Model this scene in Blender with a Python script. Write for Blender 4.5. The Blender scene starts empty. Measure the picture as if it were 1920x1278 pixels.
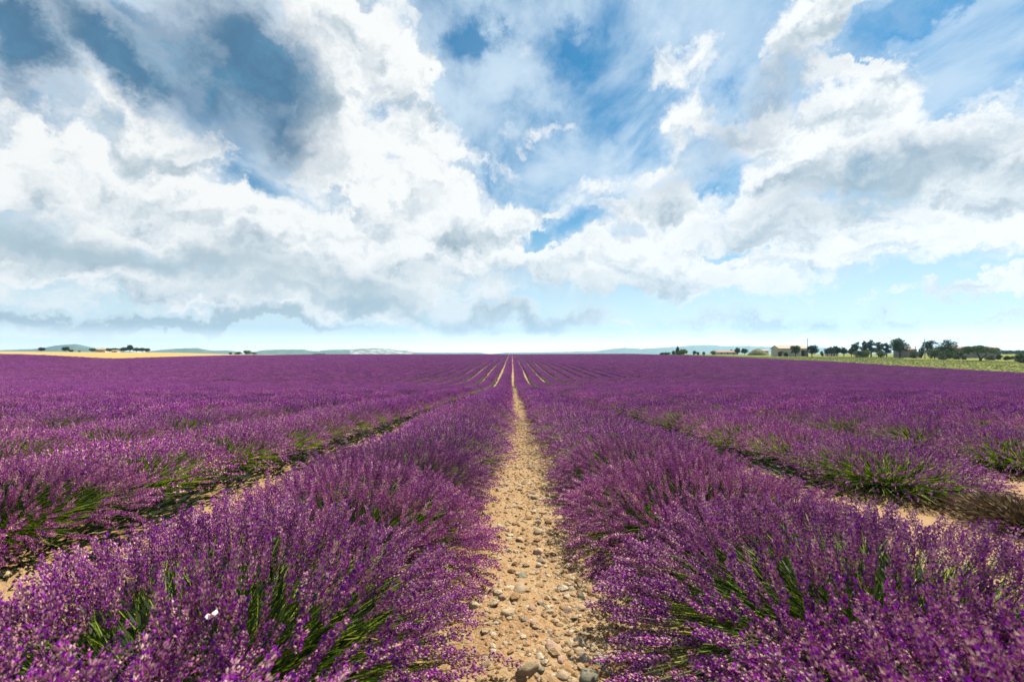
import bpy, math, random
import numpy as np
from mathutils import Vector, Matrix, Euler

# ------------------------------------------------------------------ camera, sky, sun, exposure
scn = bpy.context.scene
COL = scn.collection
R = math.radians
FPX, CX, CY = 853.33, 960.0, 639.0          # a 16 mm lens on a 36 mm wide frame, in pixels of a 1920 px photograph
PITCH = math.atan2(21.0, FPX)
CAM = np.array([0.0, 0.0, 1.0])

cd = bpy.data.cameras.new('camera')
cam = bpy.data.objects.new('camera', cd)
COL.objects.link(cam)
cam.location = CAM
cam.rotation_euler = (R(90) + PITCH, 0, 0)
cd.lens = 16.0
cd.sensor_width = 36.0
cd.clip_start = 0.02
cd.clip_end = 60000
cd.dof.use_dof = True
cd.dof.focus_distance = 3.4
cd.dof.aperture_fstop = 3.2
scn.camera = cam

SUN_DIR = Vector((0.42, 0.46, 0.78)).normalized()      # towards the sun: ahead, a little to the right
SUN_EL = math.asin(SUN_DIR.z)
SUN_AZ = math.atan2(SUN_DIR.x, SUN_DIR.y)
sl = bpy.data.lights.new('sun', 'SUN')
sl.energy = 5.0
sl.angle = R(0.8)
sl.color = (1.0, 0.93, 0.80)
sun = bpy.data.objects.new('sun', sl)
COL.objects.link(sun)
sun.rotation_euler = SUN_DIR.to_track_quat('Z', 'Y').to_euler()

scn.view_settings.view_transform = 'Standard'
scn.view_settings.look = 'None'
scn.view_settings.exposure = 1.3
scn.view_settings.gamma = 1.0
scn.view_settings.use_curve_mapping = False
scn.cycles.max_bounces = 6
scn.cycles.diffuse_bounces = 3
scn.cycles.glossy_bounces = 2
scn.cycles.transmission_bounces = 4
scn.cycles.transparent_max_bounces = 6
scn.cycles.volume_bounces = 0


def pdir(px, py):
    """world direction seen at a pixel of the 1920x1278 photograph"""
    x, y, z = px - CX, FPX, -(py - CY)
    c, s = math.cos(PITCH), math.sin(PITCH)
    v = np.array([x, y * c - z * s, y * s + z * c])
    return v / np.linalg.norm(v)


class NT:
    """small helper to write node trees"""
    def __init__(self, nt):
        self.nt = nt
        nt.nodes.clear()

    def n(self, kind, **kw):
        nd = self.nt.nodes.new(kind)
        for k, v in kw.items():
            if k == 'inp':
                for kk, vv in v.items():
                    if isinstance(vv, bpy.types.NodeSocket):
                        self.nt.links.new(vv, nd.inputs[kk])
                    else:
                        nd.inputs[kk].default_value = vv
            else:
                setattr(nd, k, v)
        return nd

    def math(self, op, a, b=None, c=None, clamp=False):
        nd = self.nt.nodes.new('ShaderNodeMath')
        nd.operation = op
        nd.use_clamp = clamp
        for i, v in enumerate((a, b, c)):
            if v is None:
                continue
            if isinstance(v, bpy.types.NodeSocket):
                self.nt.links.new(v, nd.inputs[i])
            else:
                nd.inputs[i].default_value = v
        return nd.outputs[0]

    def vmath(self, op, a, b=None, out=0, scale=None):
        nd = self.nt.nodes.new('ShaderNodeVectorMath')
        nd.operation = op
        for i, v in enumerate((a, b)):
            if v is None:
                continue
            if isinstance(v, bpy.types.NodeSocket):
                self.nt.links.new(v, nd.inputs[i])
            else:
                nd.inputs[i].default_value = v
        if scale is not None:
            if isinstance(scale, bpy.types.NodeSocket):
                self.nt.links.new(scale, nd.inputs['Scale'])
            else:
                nd.inputs['Scale'].default_value = scale
        return nd.outputs['Value'] if out == 'v' else nd.outputs[0]

    def sstep(self, v, lo, hi, a=0.0, b=1.0):
        nd = self.nt.nodes.new('ShaderNodeMapRange')
        nd.interpolation_type = 'SMOOTHSTEP'
        self.nt.links.new(v, nd.inputs['Value'])
        nd.inputs['From Min'].default_value = lo
        nd.inputs['From Max'].default_value = hi
        nd.inputs['To Min'].default_value = a
        nd.inputs['To Max'].default_value = b
        return nd.outputs[0]

    def mix(self, f, a, b):
        nd = self.nt.nodes.new('ShaderNodeMix')
        nd.data_type = 'RGBA'
        for s, v in ((nd.inputs[0], f), (nd.inputs[6], a), (nd.inputs[7], b)):
            if isinstance(v, bpy.types.NodeSocket):
                self.nt.links.new(v, s)
            else:
                s.default_value = v if not isinstance(v, tuple) else (v + (1.0,) if len(v) == 3 else v)
        return nd.outputs[2]

    def noise(self, vec, scale, detail=4.0, rough=0.55, dist=0.0, out='Fac', typ='FBM'):
        nd = self.nt.nodes.new('ShaderNodeTexNoise')
        nd.noise_type = typ
        nd.normalize = True
        if vec is not None:
            self.nt.links.new(vec, nd.inputs['Vector'])
        nd.inputs['Scale'].default_value = scale
        nd.inputs['Detail'].default_value = detail
        nd.inputs['Roughness'].default_value = rough
        nd.inputs['Distortion'].default_value = dist
        return nd.outputs[out] if out == 'Fac' else nd.outputs['Color']

    def ramp(self, f, stops):
        nd = self.nt.nodes.new('ShaderNodeValToRGB')
        self.nt.links.new(f, nd.inputs[0])
        els = nd.color_ramp.elements
        while len(els) < len(stops):
            els.new(0.5)
        for e, (p, c) in zip(els, stops):
            e.position = p
            e.color = tuple(c) + (1.0,) if len(c) == 3 else c
        return nd.outputs[0]

    def link(self, a, b):
        self.nt.links.new(a, b)


# ---- the sky: Nishita air with two cloud layers over it
world = bpy.data.worlds.new('World')
scn.world = world
world.use_nodes = True
w = NT(world.node_tree)
tc = w.n('ShaderNodeTexCoord')
dirv = w.vmath('NORMALIZE', tc.outputs['Generated'])
sky = w.n('ShaderNodeTexSky', sky_type='NISHITA', sun_disc=False, sun_elevation=SUN_EL, sun_rotation=SUN_AZ,
          altitude=600, air_density=1.0, dust_density=0.6, ozone_density=2.2)
sep = w.n('ShaderNodeSeparateXYZ', inp={0: dirv})
dz = sep.outputs[2]
# cloud-layer coordinates (a flat layer overhead, so that clouds flatten towards the horizon)
zc = w.math('ADD', w.math('MAXIMUM', dz, 0.0), 0.16)
plane = w.n('ShaderNodeCombineXYZ', inp={0: w.math('DIVIDE', sep.outputs[0], zc), 1: w.math('DIVIDE', sep.outputs[1], zc),
                                         2: w.math('MULTIPLY', dz, 2.0)}).outputs[0]
warpn = w.vmath('SUBTRACT', w.noise(dirv, 3.6, 7.0, 0.66, out='Color'), (0.5, 0.5, 0.5))
wdir = w.vmath('ADD', dirv, w.vmath('SCALE', warpn, scale=0.30))


def blob(px, py, rx, ry, rot, strength):
    """an ellipsoidal lump of cloud cover round the direction seen at a pixel; radii in pixels"""
    c = pdir(px, py)
    k = 1.0 / math.sqrt(FPX ** 2 + (px - CX) ** 2 + (py - CY) ** 2)
    t = np.cross(c, [0, 0, 1.0]); t /= np.linalg.norm(t)
    u = np.cross(t, c)
    a = math.radians(rot)
    X = Vector(t * math.cos(a) + u * math.sin(a))
    Z = Vector(-t * math.sin(a) + u * math.cos(a))
    Y = Z.cross(X)
    rotm = Matrix((X, Y, Z)).transposed()
    cosv = FPX * k
    mp = w.n('ShaderNodeMapping', vector_type='TEXTURE', inp={'Vector': wdir})
    mp.inputs['Location'].default_value = Vector(c)
    mp.inputs['Rotation'].default_value = rotm.to_euler()
    mp.inputs['Scale'].default_value = (1.18 * rx * k * (0.55 + 0.45 * cosv), 0.55, 1.18 * ry * k)
    ln = w.vmath('LENGTH', mp.outputs[0], out='v')
    return w.math('MULTIPLY', w.math('SUBTRACT', 1.0, ln), strength)


def gather(blobs):
    acc = None
    for b in blobs:
        v = blob(*b)
        acc = v if acc is None else w.math('SMOOTH_MAX', acc, v, 0.12)
    return acc


CLOUDS = [(1000, 70, 130, 40, 0, 0.35), (960, 250, 200, 90, 60, 0.25), (1130, 330, 120, 60, 20, .35),   # px, py, rx, ry, rotation, strength
    (90, 300, 230, 160, -15, 1.0), (290, 330, 260, 150, -28, 1.0), (470, 440, 270, 120, -25, 1.0),
    (700, 500, 330, 110, -12, 1.0), (860, 470, 210, 90, 10, 1.0), (120, 480, 380, 95, 0, 0.9),
    (560, 570, 560, 48, -3, 1.0), (930, 600, 240, 34, -4, 0.9),
    (690, 110, 180, 125, -20, 1.1), (800, 150, 70, 60, 0, 0.8), (610, 250, 130, 170, 0, 1.0),
    (775, 275, 95, 75, 0, 0.9), (760, 390, 190, 85, 0, 0.9), (985, 415, 90, 26, 15, 0.8),
    (1180, 480, 230, 85, 5, 1.0), (1300, 520, 260, 70, -3, 1.0), (1480, 470, 330, 90, 10, 1.0), (1250, 395, 180, 55, 0, 0.9),
    (1600, 430, 260, 75, 0, 0.9), (1620, 230, 190, 110, 15, 1.0), (1840, 270, 170, 110, 10, 1.1), (1830, 400, 220, 100, 0, 1.0),
    (1600, 120, 120, 55, 20, 0.8), (1500, 330, 260, 90, 20, 0.85), (1440, 240, 120, 80, 0, 0.7), (1560, 40, 150, 60, 35, 0.8),
    (1265, 105, 95, 50, 0, 0.55), (1330, 210, 120, 50, 15, .5), (1150, 270, 90, 40, 0, .4), (1110, 160, 40, 26, 0, 0.4), (1270, 190, 90, 36, 10, 0.35), (1220, 320, 70, 45, 0, 0.6),
    (1790, 548, 160, 22, 9, 1.0), (1900, 520, 70, 26, 5, 1.0), (1880, 592, 90, 10, 0, 0.8),
    (1550, 622, 330, 17, 0, 0.75), (1010, 612, 110, 28, 0, 0.9), (200, 598, 420, 14, -2, 0.9),
    (400, 625, 320, 7, -2, 0.7), (1180, 620, 90, 8, 0, 0.6),
]
HOLES = [(1075, 425, 70, 34, 20, 1.2), (885, 90, 75, 90, -60, 1.2), (1060, 90, 110, 60, -55, 1.0), (1400, 487, 70, 13, 0, 1.3),
         (1010, 450, 50, 16, 25, 1.0), (1720, 25, 160, 45, 12, 1.2), (300, 40, 160, 60, 0, 0.8),
         (1370, 170, 80, 60, 20, 0.6), (1130, 230, 60, 90, 10, 0.7), (1750, 170, 120, 60, 20, .4)]
DARKS = [(455, 110, 120, 190, 25, 1.3), (520, 230, 90, 110, 20, 1.0), (215, 85, 190, 60, -15, 1.2), (30, 70, 110, 90, -20, 1.3), (330, 130, 120, 45, -15, .8),
         (60, 425, 230, 62, -6, 1.1), (300, 480, 330, 40, -8, 0.95), (620, 540, 420, 30, -5, 0.6), (1000, 610, 170, 30, 0, 1.1),
         (200, 600, 460, 20, -2, 1.2), (430, 622, 330, 12, -2, 1.3), (800, 585, 420, 26, -4, .8), (1550, 622, 360, 24, 0, 0.8), (1700, 340, 210, 34, 12, 0.55),
         (1500, 420, 160, 26, 10, 0.45), (1470, 165, 90, 34, 25, 0.45), (1880, 590, 120, 14, 0, .4), (1180, 560, 190, 26, 0, 0.3), (1640, 330, 260, 40, 10, .6), (1890, 330, 60, 40, 0, .7), (1340, 290, 200, 40, 30, .35), (860, 530, 330, 22, 0, .4)]
cov = gather(CLOUDS)
hole = gather(HOLES)
dark = gather(DARKS)

squash = w.n('ShaderNodeMapping', inp={'Vector': wdir}); squash.inputs['Scale'].default_value = (1, 1, 1.7)
cloudp = squash.outputs[0]


def puffs(vec, scale):
    v = w.n('ShaderNodeTexVoronoi', feature='F1', inp={'Vector': vec, 'Scale': scale, 'Detail': 2.0, 'Roughness': 0.5, 'Lacunarity': 2.3, 'Randomness': 1.0})
    return w.math('SUBTRACT', 0.55, v.outputs['Distance'])


def field(vec):
    """height of the billows: broad swells, puffs on them, fine crumbs"""
    a = w.math('MULTIPLY', w.math('SUBTRACT', w.noise(vec, 3.0, 7.0, 0.60, 0.1), 0.5), 2.3)
    return w.math('ADD', a, w.math('MULTIPLY', puffs(vec, 7.0), 0.95))


fb = field(cloudp)
fb2 = field(w.vmath('ADD', cloudp, (SUN_DIR.x * 0.02, SUN_DIR.y * 0.02, 0.055)))
covb = w.math('MAXIMUM', cov, -0.36)
holeb = w.math('MAXIMUM', hole, 0.0)
dens = w.math('ADD', w.math('MULTIPLY', covb, 1.9), w.math('ADD', fb, 0.08))
dens = w.math('SUBTRACT', dens, w.math('MULTIPLY', w.sstep(w.math('ADD', holeb, w.math('MULTIPLY', fb, 0.25)), 0.0, 0.7), 1.9))
alpha = w.sstep(dens, -0.06, 0.62)
# thin high cloud, softly combed
stv = w.n('ShaderNodeMapping', vector_type='POINT', inp={'Vector': plane})
stv.inputs['Rotation'].default_value = (0, 0, R(-24))
stv.inputs['Scale'].default_value = (1.9, 0.85, 1.0)
cir = w.noise(stv.outputs[0], 2.0, 9.0, 0.60, 0.25)
cirl = w.noise(dirv, 2.6, 4.0, 0.55)
cira = w.math('MULTIPLY', w.sstep(cir, 0.22, 0.62), w.sstep(cirl, 0.28, 0.55, 0.5, 1.0))
cira = w.math('MULTIPLY', cira, w.sstep(w.math('ADD', holeb, w.math('MULTIPLY', fb, 0.35)), 0.10, 0.75, 1.0, 0.12))
cira = w.math('MULTIPLY', cira, w.sstep(dz, 0.05, 0.25, 0.0, 0.92))
# light and shade in the cloud: sides turned from the sun and thick bases are darker
relief = w.math('MULTIPLY', w.math('SUBTRACT', fb2, fb), 0.85)
thick = w.sstep(dens, 0.5, 2.2)
broad = w.sstep(w.noise(cloudp, 1.7, 3.0, 0.5), 0.40, 0.65)
lit = w.math('SUBTRACT', 0.90, w.math('MULTIPLY', w.math('MULTIPLY', thick, broad), 0.58))
lit = w.math('SUBTRACT', lit, relief, clamp=True)
darkb = w.math('ADD', w.math('MULTIPLY', dark, 0.75), w.math('MULTIPLY', fb, 0.30))
dk = w.sstep(darkb, -0.30, 0.62)
ccol = w.ramp(lit, [(0.0, (0.30, 0.40, 0.47)), (0.40, (0.54, 0.62, 0.67)), (0.70, (0.82, 0.86, 0.88)), (0.92, (1.0, 1.0, 0.985))])
dkc = w.mix(w.sstep(fb, -0.5, 0.7), (0.010, 0.12, 0.26), (0.06, 0.27, 0.46))
ccol1 = w.mix(w.math('MULTIPLY', dk, 0.95), ccol, dkc)
dkl = w.sstep(dz, 0.16, 0.42)      # low clouds are seen through more air: paler
ccol2 = w.mix(w.math('MULTIPLY', dk, 0.85), ccol, (0.36, 0.49, 0.56))
ccol = w.mix(dkl, ccol2, ccol1)
alpha2 = w.math('MAXIMUM', alpha, w.math('MULTIPLY', dk, 0.97))
SC = 7.8
skyc = w.n('ShaderNodeHueSaturation', inp={'Hue': 0.474, 'Saturation': 1.8, 'Value': 0.68, 'Color': sky.outputs[0]}).outputs[0]
skyc = w.vmath('MULTIPLY', skyc, (0.45, 1.0, 1.12))
hz = w.sstep(dz, 0.0, 0.36, 0.95, 0.0)
skyc = w.mix(hz, skyc, (0.76 * SC, 0.92 * SC, 0.97 * SC))
withc = w.mix(cira, skyc, (0.66 * SC, 0.80 * SC, 0.93 * SC))
cc = w.vmath('SCALE', ccol, scale=SC)
final = w.mix(alpha2, withc, cc)
low = w.sstep(dz, 0.0, 0.050, 0.85, 0.0)
final = w.mix(low, final, (2.1 * SC, 2.05 * SC, 1.85 * SC))
bg = w.n('ShaderNodeBackground', inp={'Color': final, 'Strength': 0.05})
wo = w.n('ShaderNodeOutputWorld')
w.link(bg.outputs[0], wo.inputs[0])
world.cycles.sampling_method = 'MANUAL'
world.cycles.sample_map_resolution = 512

# ------------------------------------------------------------------ helpers
rng = np.random.default_rng(11)


def tag(o, label=None, cat=None, group=None, kind=None):
    if label: o['label'] = label
    if cat: o['category'] = cat
    if group: o['group'] = group
    if kind: o['kind'] = kind
    return o


def mk_mesh(name, V, F, mats, mi=None, col=None, smooth=False):
    V = np.ascontiguousarray(V, dtype=np.float32)
    F = np.ascontiguousarray(F, dtype=np.int32)
    me = bpy.data.meshes.new(name)
    n, k = F.shape
    me.vertices.add(len(V)); me.vertices.foreach_set('co', V.ravel())
    me.loops.add(n * k); me.loops.foreach_set('vertex_index', F.ravel())
    me.polygons.add(n)
    me.polygons.foreach_set('loop_start', np.arange(0, n * k, k, dtype=np.int32))
    me.polygons.foreach_set('loop_total', np.full(n, k, dtype=np.int32))
    for m in mats:
        me.materials.append(m)
    if mi is not None:
        me.polygons.foreach_set('material_index', np.ascontiguousarray(mi, dtype=np.int32))
    me.polygons.foreach_set('use_smooth', np.full(n, smooth, dtype=bool))
    if col is not None:
        a = me.attributes.new('tint', 'FLOAT_COLOR', 'POINT')
        c4 = np.ones((len(V), 4), dtype=np.float32); c4[:, :3] = col
        a.data.foreach_set('color', c4.ravel())
    me.update(calc_edges=True)
    return me


def ob(name, me, parent=None, loc=(0, 0, 0)):
    o = bpy.data.objects.new(name, me)
    o.location = loc
    COL.objects.link(o)
    if parent is not None:
        o.parent = parent
    return o


def empty(name, loc, rz=0.0, sc=(1, 1, 1)):
    o = bpy.data.objects.new(name, None)
    o.location = loc
    o.rotation_euler = (0, 0, rz)
    o.scale = sc
    o.empty_display_size = 0.1
    COL.objects.link(o)
    return o


class Soup:
    """collects triangles"""
    def __init__(self):
        self.V, self.F, self.C, self.M, self.n = [], [], [], [], 0

    def add(self, V, F, col=(0.5, 0.5, 0.5), mi=0):
        V = np.asarray(V, float).reshape(-1, 3); F = np.asarray(F, int).reshape(-1, 3)
        self.V.append(V); self.F.append(F + self.n)
        c = np.asarray(col, float)
        self.C.append(np.tile(c, (len(V), 1)) if c.ndim == 1 else c)
        self.M.append(np.full(len(F), mi)); self.n += len(V)

    def tube(self, pts, rad, sides=6, col=(0.5, 0.5, 0.5), mi=0, cap=True):
        pts = np.asarray(pts, float); m = len(pts)
        rad = np.broadcast_to(np.asarray(rad, float), (m,))
        T = np.gradient(pts, axis=0); T /= np.linalg.norm(T, axis=1)[:, None] + 1e-9
        ref = np.array([0.31, 0.95, 0.05]) if abs(T[0][2]) > 0.6 else np.array([0, 0, 1.0])
        U = np.cross(T, ref); U /= np.linalg.norm(U, axis=1)[:, None] + 1e-9
        W = np.cross(T, U)
        a = np.linspace(0, 2 * np.pi, sides, endpoint=False)
        ring = U[:, None] * np.cos(a)[None, :, None] + W[:, None] * np.sin(a)[None, :, None]
        V = (pts[:, None] + ring * rad[:, None, None]).reshape(-1, 3)
        F = []
        for i in range(m - 1):
            for j in range(sides):
                p, q = i * sides + j, i * sides + (j + 1) % sides
                F += [(p, q, q + sides), (p, q + sides, p + sides)]
        if cap:
            V = np.vstack([V, pts[:1], pts[-1:]]); b = m * sides
            for j in range(sides):
                F += [(b, (j + 1) % sides, j), (b + 1, (m - 1) * sides + j, (m - 1) * sides + (j + 1) % sides)]
        self.add(V, F, col, mi)

    def box(self, lo, hi, col=(0.5, 0.5, 0.5), mi=0):
        (a, b, c), (d, e, f) = lo, hi
        V = [(a, b, c), (d, b, c), (d, e, c), (a, e, c), (a, b, f), (d, b, f), (d, e, f), (a, e, f)]
        F = []
        for q in ((0, 3, 2, 1), (4, 5, 6, 7), (0, 1, 5, 4), (1, 2, 6, 5), (2, 3, 7, 6), (3, 0, 4, 7)):
            F += [(q[0], q[1], q[2]), (q[0], q[2], q[3])]
        self.add(V, F, col, mi)

    def mesh(self, name, mats, smooth=False):
        return mk_mesh(name, np.vstack(self.V), np.vstack(self.F), mats, np.concatenate(self.M), np.vstack(self.C), smooth)


def hashn(ix, iy, seed):
    h = (ix.astype(np.int64) * 374761393 + iy.astype(np.int64) * 668265263 + seed * 974711) & 0xffffffff
    h = ((h ^ (h >> 13)) * 1274126177) & 0xffffffff
    return ((h ^ (h >> 16)) & 0xffff) / 65535.0


def vnoise(x, y, seed=0):
    ix, iy = np.floor(x), np.floor(y)
    fx, fy = x - ix, y - iy
    fx, fy = fx * fx * (3 - 2 * fx), fy * fy * (3 - 2 * fy)
    a, b = hashn(ix, iy, seed), hashn(ix + 1, iy, seed)
    c, d = hashn(ix, iy + 1, seed), hashn(ix + 1, iy + 1, seed)
    return (a * (1 - fx) + b * fx) * (1 - fy) + (c * (1 - fx) + d * fx) * fy


def fbm(x, y, oct=4, seed=0):
    s, a, t = 0, 1, 0
    for o in range(oct):
        s = s + a * vnoise(x * 2 ** o, y * 2 ** o, seed + o); t += a; a *= 0.5
    return s / t - 0.5


# ------------------------------------------------------------------ the lie of the land
YS = np.array([-10, 0, 30, 45, 58, 72, 90, 130, 150, 200, 260, 340, 400, 500, 1000, 3000, 12000.])
XS = np.array([-450, -320, -225, -170, -120, -60, 0, 90, 140, 300.])
G = np.array([
    [.58, 0, -1.5, -2.1, -2.2, -2.0, -1.3, -.2, .1, .4, .8, 1.3, 1.6, -1.5, -8, -20, -30],
    [.58, 0, -1.5, -2.1, -2.2, -2.0, -1.3, -.2, .1, .3, .5, .8, .8, -2.0, -8, -20, -30],
    [.58, 0, -1.5, -2.1, -2.2, -2.0, -1.3, -.2, .1, .1, -.2, -.7, -1.2, -3, -8, -20, -30],
    [.58, 0, -1.5, -2.1, -2.2, -2.0, -1.3, -.3, .05, .0, -.3, -.8, -1.2, -3, -8, -20, -30],
    [.58, 0, -1.74, -2.5, -2.85, -2.9, -2.6, -1.9, -1.64, -1.0, -.75, -.9, -1.2, -3, -8, -20, -30],
    [.58, 0, -1.74, -2.6, -3.1, -3.2, -3.0, -2.35, -2.1, -1.6, -1.2, -.85, -1.1, -3, -8, -20, -30],
    [.58, 0, -1.74, -2.6, -3.1, -3.2, -3.02, -2.45, -2.25, -1.75, -1.3, -.8, -1.1, -3, -8, -20, -30],
    [.58, 0, -1.74, -2.6, -3.0, -3.05, -2.8, -1.98, -1.75, -1.25, -.95, -.6, -.9, -3, -8, -20, -30],
    [.58, 0, -1.74, -2.5, -2.8, -2.7, -2.2, -1.45, -1.38, -1.15, -.9, -.6, -.8, -2.5, -8, -20, -30],
    [.58, 0, -1.74, -2.5, -2.8, -2.7, -2.2, -1.45, -1.3, -1.0, -.8, -.5, -.5, -2.0, -8, -20, -30]])


def _slopes(x, y):
    h = np.diff(x); d = np.diff(y, axis=1) / h
    m = np.zeros_like(y)
    m[:, 1:-1] = (d[:, :-1] * h[1:] + d[:, 1:] * h[:-1]) / (h[1:] + h[:-1])
    m[:, 0], m[:, -1] = d[:, 0], d[:, -1]
    flip = (d[:, :-1] * d[:, 1:]) < 0
    m[:, 1:-1][flip] *= 0.3
    return m


GM = _slopes(YS, G)


def height(X, Y):
    X = np.atleast_1d(np.asarray(X, float)); Y = np.atleast_1d(np.asarray(Y, float))
    X, Y = np.broadcast_arrays(X, Y)
    Yc = np.clip(Y, YS[0], YS[-1] - 1e-3); Xc = np.clip(X, XS[0], XS[-1] - 1e-6)
    j = np.clip(np.searchsorted(YS, Yc, side='right') - 1, 0, len(YS) - 2)
    h = YS[j + 1] - YS[j]; t = (Yc - YS[j]) / h
    i = np.clip(np.searchsorted(XS, Xc, side='right') - 1, 0, len(XS) - 2)
    u = (Xc - XS[i]) / (XS[i + 1] - XS[i]); u = u * u * (3 - 2 * u)

    def prof(ii):
        return (G[ii, j] * (2 * t ** 3 - 3 * t ** 2 + 1) + GM[ii, j] * h * (t ** 3 - 2 * t ** 2 + t)
                + G[ii, j + 1] * (-2 * t ** 3 + 3 * t ** 2) + GM[ii, j + 1] * h * (t ** 3 - t ** 2))
    return prof(i) * (1 - u) + prof(i + 1) * u


def hz1(x, y):
    return float(height(x, y)[0])


def ground_at(px, py, ymax=60.0):
    """where the ray through a photo pixel meets the near ground"""
    d = pdir(px, py)
    lo, hi = 0.1, ymax
    for _ in range(50):
        m = (lo + hi) / 2
        p = CAM + d * m / d[1]
        if p[2] > hz1(p[0], p[1]): lo = m
        else: hi = m
    p = CAM + d * lo / d[1]
    return p[0], p[1]


# ------------------------------------------------------------------ materials
def mat(name):
    m = bpy.data.materials.new(name)
    m.use_nodes = True
    return m, NT(m.node_tree)


def finish(t, col, rough=0.8, bump=None, bstr=0.4, bdist=0.02, spec=0.3, transl=0.0, tcol=None, sheen=0.0):
    p = t.n('ShaderNodeBsdfPrincipled')
    if isinstance(col, tuple): p.inputs['Base Color'].default_value = col + (1,)
    else: t.link(col, p.inputs['Base Color'])
    p.inputs['Roughness'].default_value = rough
    p.inputs['Specular IOR Level'].default_value = spec
    if bump is not None:
        b = t.n('ShaderNodeBump', inp={'Height': bump, 'Strength': bstr, 'Distance': bdist})
        t.link(b.outputs[0], p.inputs['Normal'])
    out = t.n('ShaderNodeOutputMaterial')
    sh = p.outputs[0]
    if transl > 0:
        tr = t.n('ShaderNodeBsdfTranslucent')
        src = tcol if tcol is not None else col
        if isinstance(src, tuple): tr.inputs[0].default_value = src + (1,)
        else: t.link(src, tr.inputs[0])
        mx = t.n('ShaderNodeMixShader', inp={0: transl})
        t.link(sh, mx.inputs[1]); t.link(tr.outputs[0], mx.inputs[2])
        sh = mx.outputs[0]
    t.link(sh, out.inputs[0])


def tint_attr(t):
    a = t.n('ShaderNodeAttribute', attribute_name='tint')
    s = t.n('ShaderNodeSeparateColor', inp={0: a.outputs['Color']})
    return s.outputs[0], s.outputs[1], s.outputs[2]


def geo_pos(t):
    return t.n('ShaderNodeNewGeometry').outputs['Position']


# flowers: r = how much open corolla, g = random
m_flower, t = mat('lavender_flower')
r_, g_, b_ = tint_attr(t)
oi = t.n('ShaderNodeObjectInfo')
calyx = t.ramp(g_, [(0.0, (0.085, 0.018, 0.065)), (0.40, (0.235, 0.066, 0.160)), (0.75, (0.41, 0.200, 0.270)), (1.0, (0.60, 0.43, 0.37))])
cor = t.ramp(g_, [(0.0, (0.075, 0.007, 0.175)), (0.5, (0.220, 0.012, 0.285)), (1.0, (0.42, 0.040, 0.39))])
c = t.mix(r_, calyx, cor)
pn = t.noise(geo_pos(t), 0.055, 3.0, 0.6)
c = t.mix(t.sstep(pn, 0.45, 0.72, 0.0, 0.35), c, (0.207, 0.090, 0.137))
hs = t.n('ShaderNodeHueSaturation', inp={'Color': c, 'Hue': t.math('ADD', 0.487, t.math('MULTIPLY', oi.outputs['Random'], 0.026)),
                                         'Saturation': 1.0, 'Value': t.math('ADD', 0.82, t.math('MULTIPLY', oi.outputs['Random'], 0.33))})
finish(t, hs.outputs[0], 0.75, spec=0.2, transl=0.14)

m_stem, t = mat('lavender_stem')
r_, g_, b_ = tint_attr(t)
c = t.ramp(g_, [(0.0, (0.022, 0.045, 0.006)), (0.45, (0.085, 0.155, 0.010)), (0.8, (0.27, 0.36, 0.02)), (1.0, (0.44, 0.42, 0.07))])
finish(t, c, 0.6, spec=0.35, transl=0.45)

m_leaf, t = mat('lavender_leaf')
r_, g_, b_ = tint_attr(t)
c = t.ramp(g_, [(0.0, (0.010, 0.020, 0.006)), (0.6, (0.028, 0.048, 0.013)), (1.0, (0.056, 0.080, 0.024))])
finish(t, c, 0.7, spec=0.3, transl=0.25)

m_dry, t = mat('dry_stem')
r_, g_, b_ = tint_attr(t)
c = t.ramp(g_, [(0.0, (0.055, 0.030, 0.015)), (0.6, (0.130, 0.085, 0.045)), (1.0, (0.200, 0.150, 0.085))])
finish(t, c, 0.85, spec=0.1, transl=0.1)

m_hull, t = mat('lavender_shade_hull')
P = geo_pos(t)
c = t.ramp(t.noise(P, 9.0, 5.0, 0.7), [(0.3, (0.008, 0.008, 0.006)), (0.5, (0.022, 0.012, 0.018)), (0.7, (0.06, 0.020, 0.045))])  # near-black: shade within and between the plants is put into the colour
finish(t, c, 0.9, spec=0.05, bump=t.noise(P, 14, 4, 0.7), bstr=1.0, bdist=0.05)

m_soil, t = mat('stony_soil')
P = geo_pos(t)
n1 = t.noise(P, 3.0, 6.0, 0.6)
n2 = t.noise(P, 45.0, 6.0, 0.7)
n3 = t.noise(P, 260.0, 3.0, 0.6)
c = t.ramp(n1, [(0.30, (0.199, 0.107, 0.047)), (0.5, (0.249, 0.147, 0.070)), (0.7, (0.279, 0.186, 0.099))])
c = t.mix(t.sstep(n2, 0.42, 0.66, 0.0, 0.75), c, (0.298, 0.214, 0.124))
c = t.mix(t.sstep(n2, 0.44, 0.30, 0.0, 0.6), c, (0.129, 0.060, 0.023))
vor = t.n('ShaderNodeTexVoronoi', inp={'Vector': P, 'Scale': 75.0, 'Randomness': 1.0})
hgt = t.math('ADD', t.math('MULTIPLY', n2, 0.7), t.math('ADD', t.math('MULTIPLY', n3, 0.25), t.math('MULTIPLY', vor.outputs['Distance'], -0.35)))
finish(t, c, 0.95, spec=0.1, bump=hgt, bstr=1.0, bdist=0.012)


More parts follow.
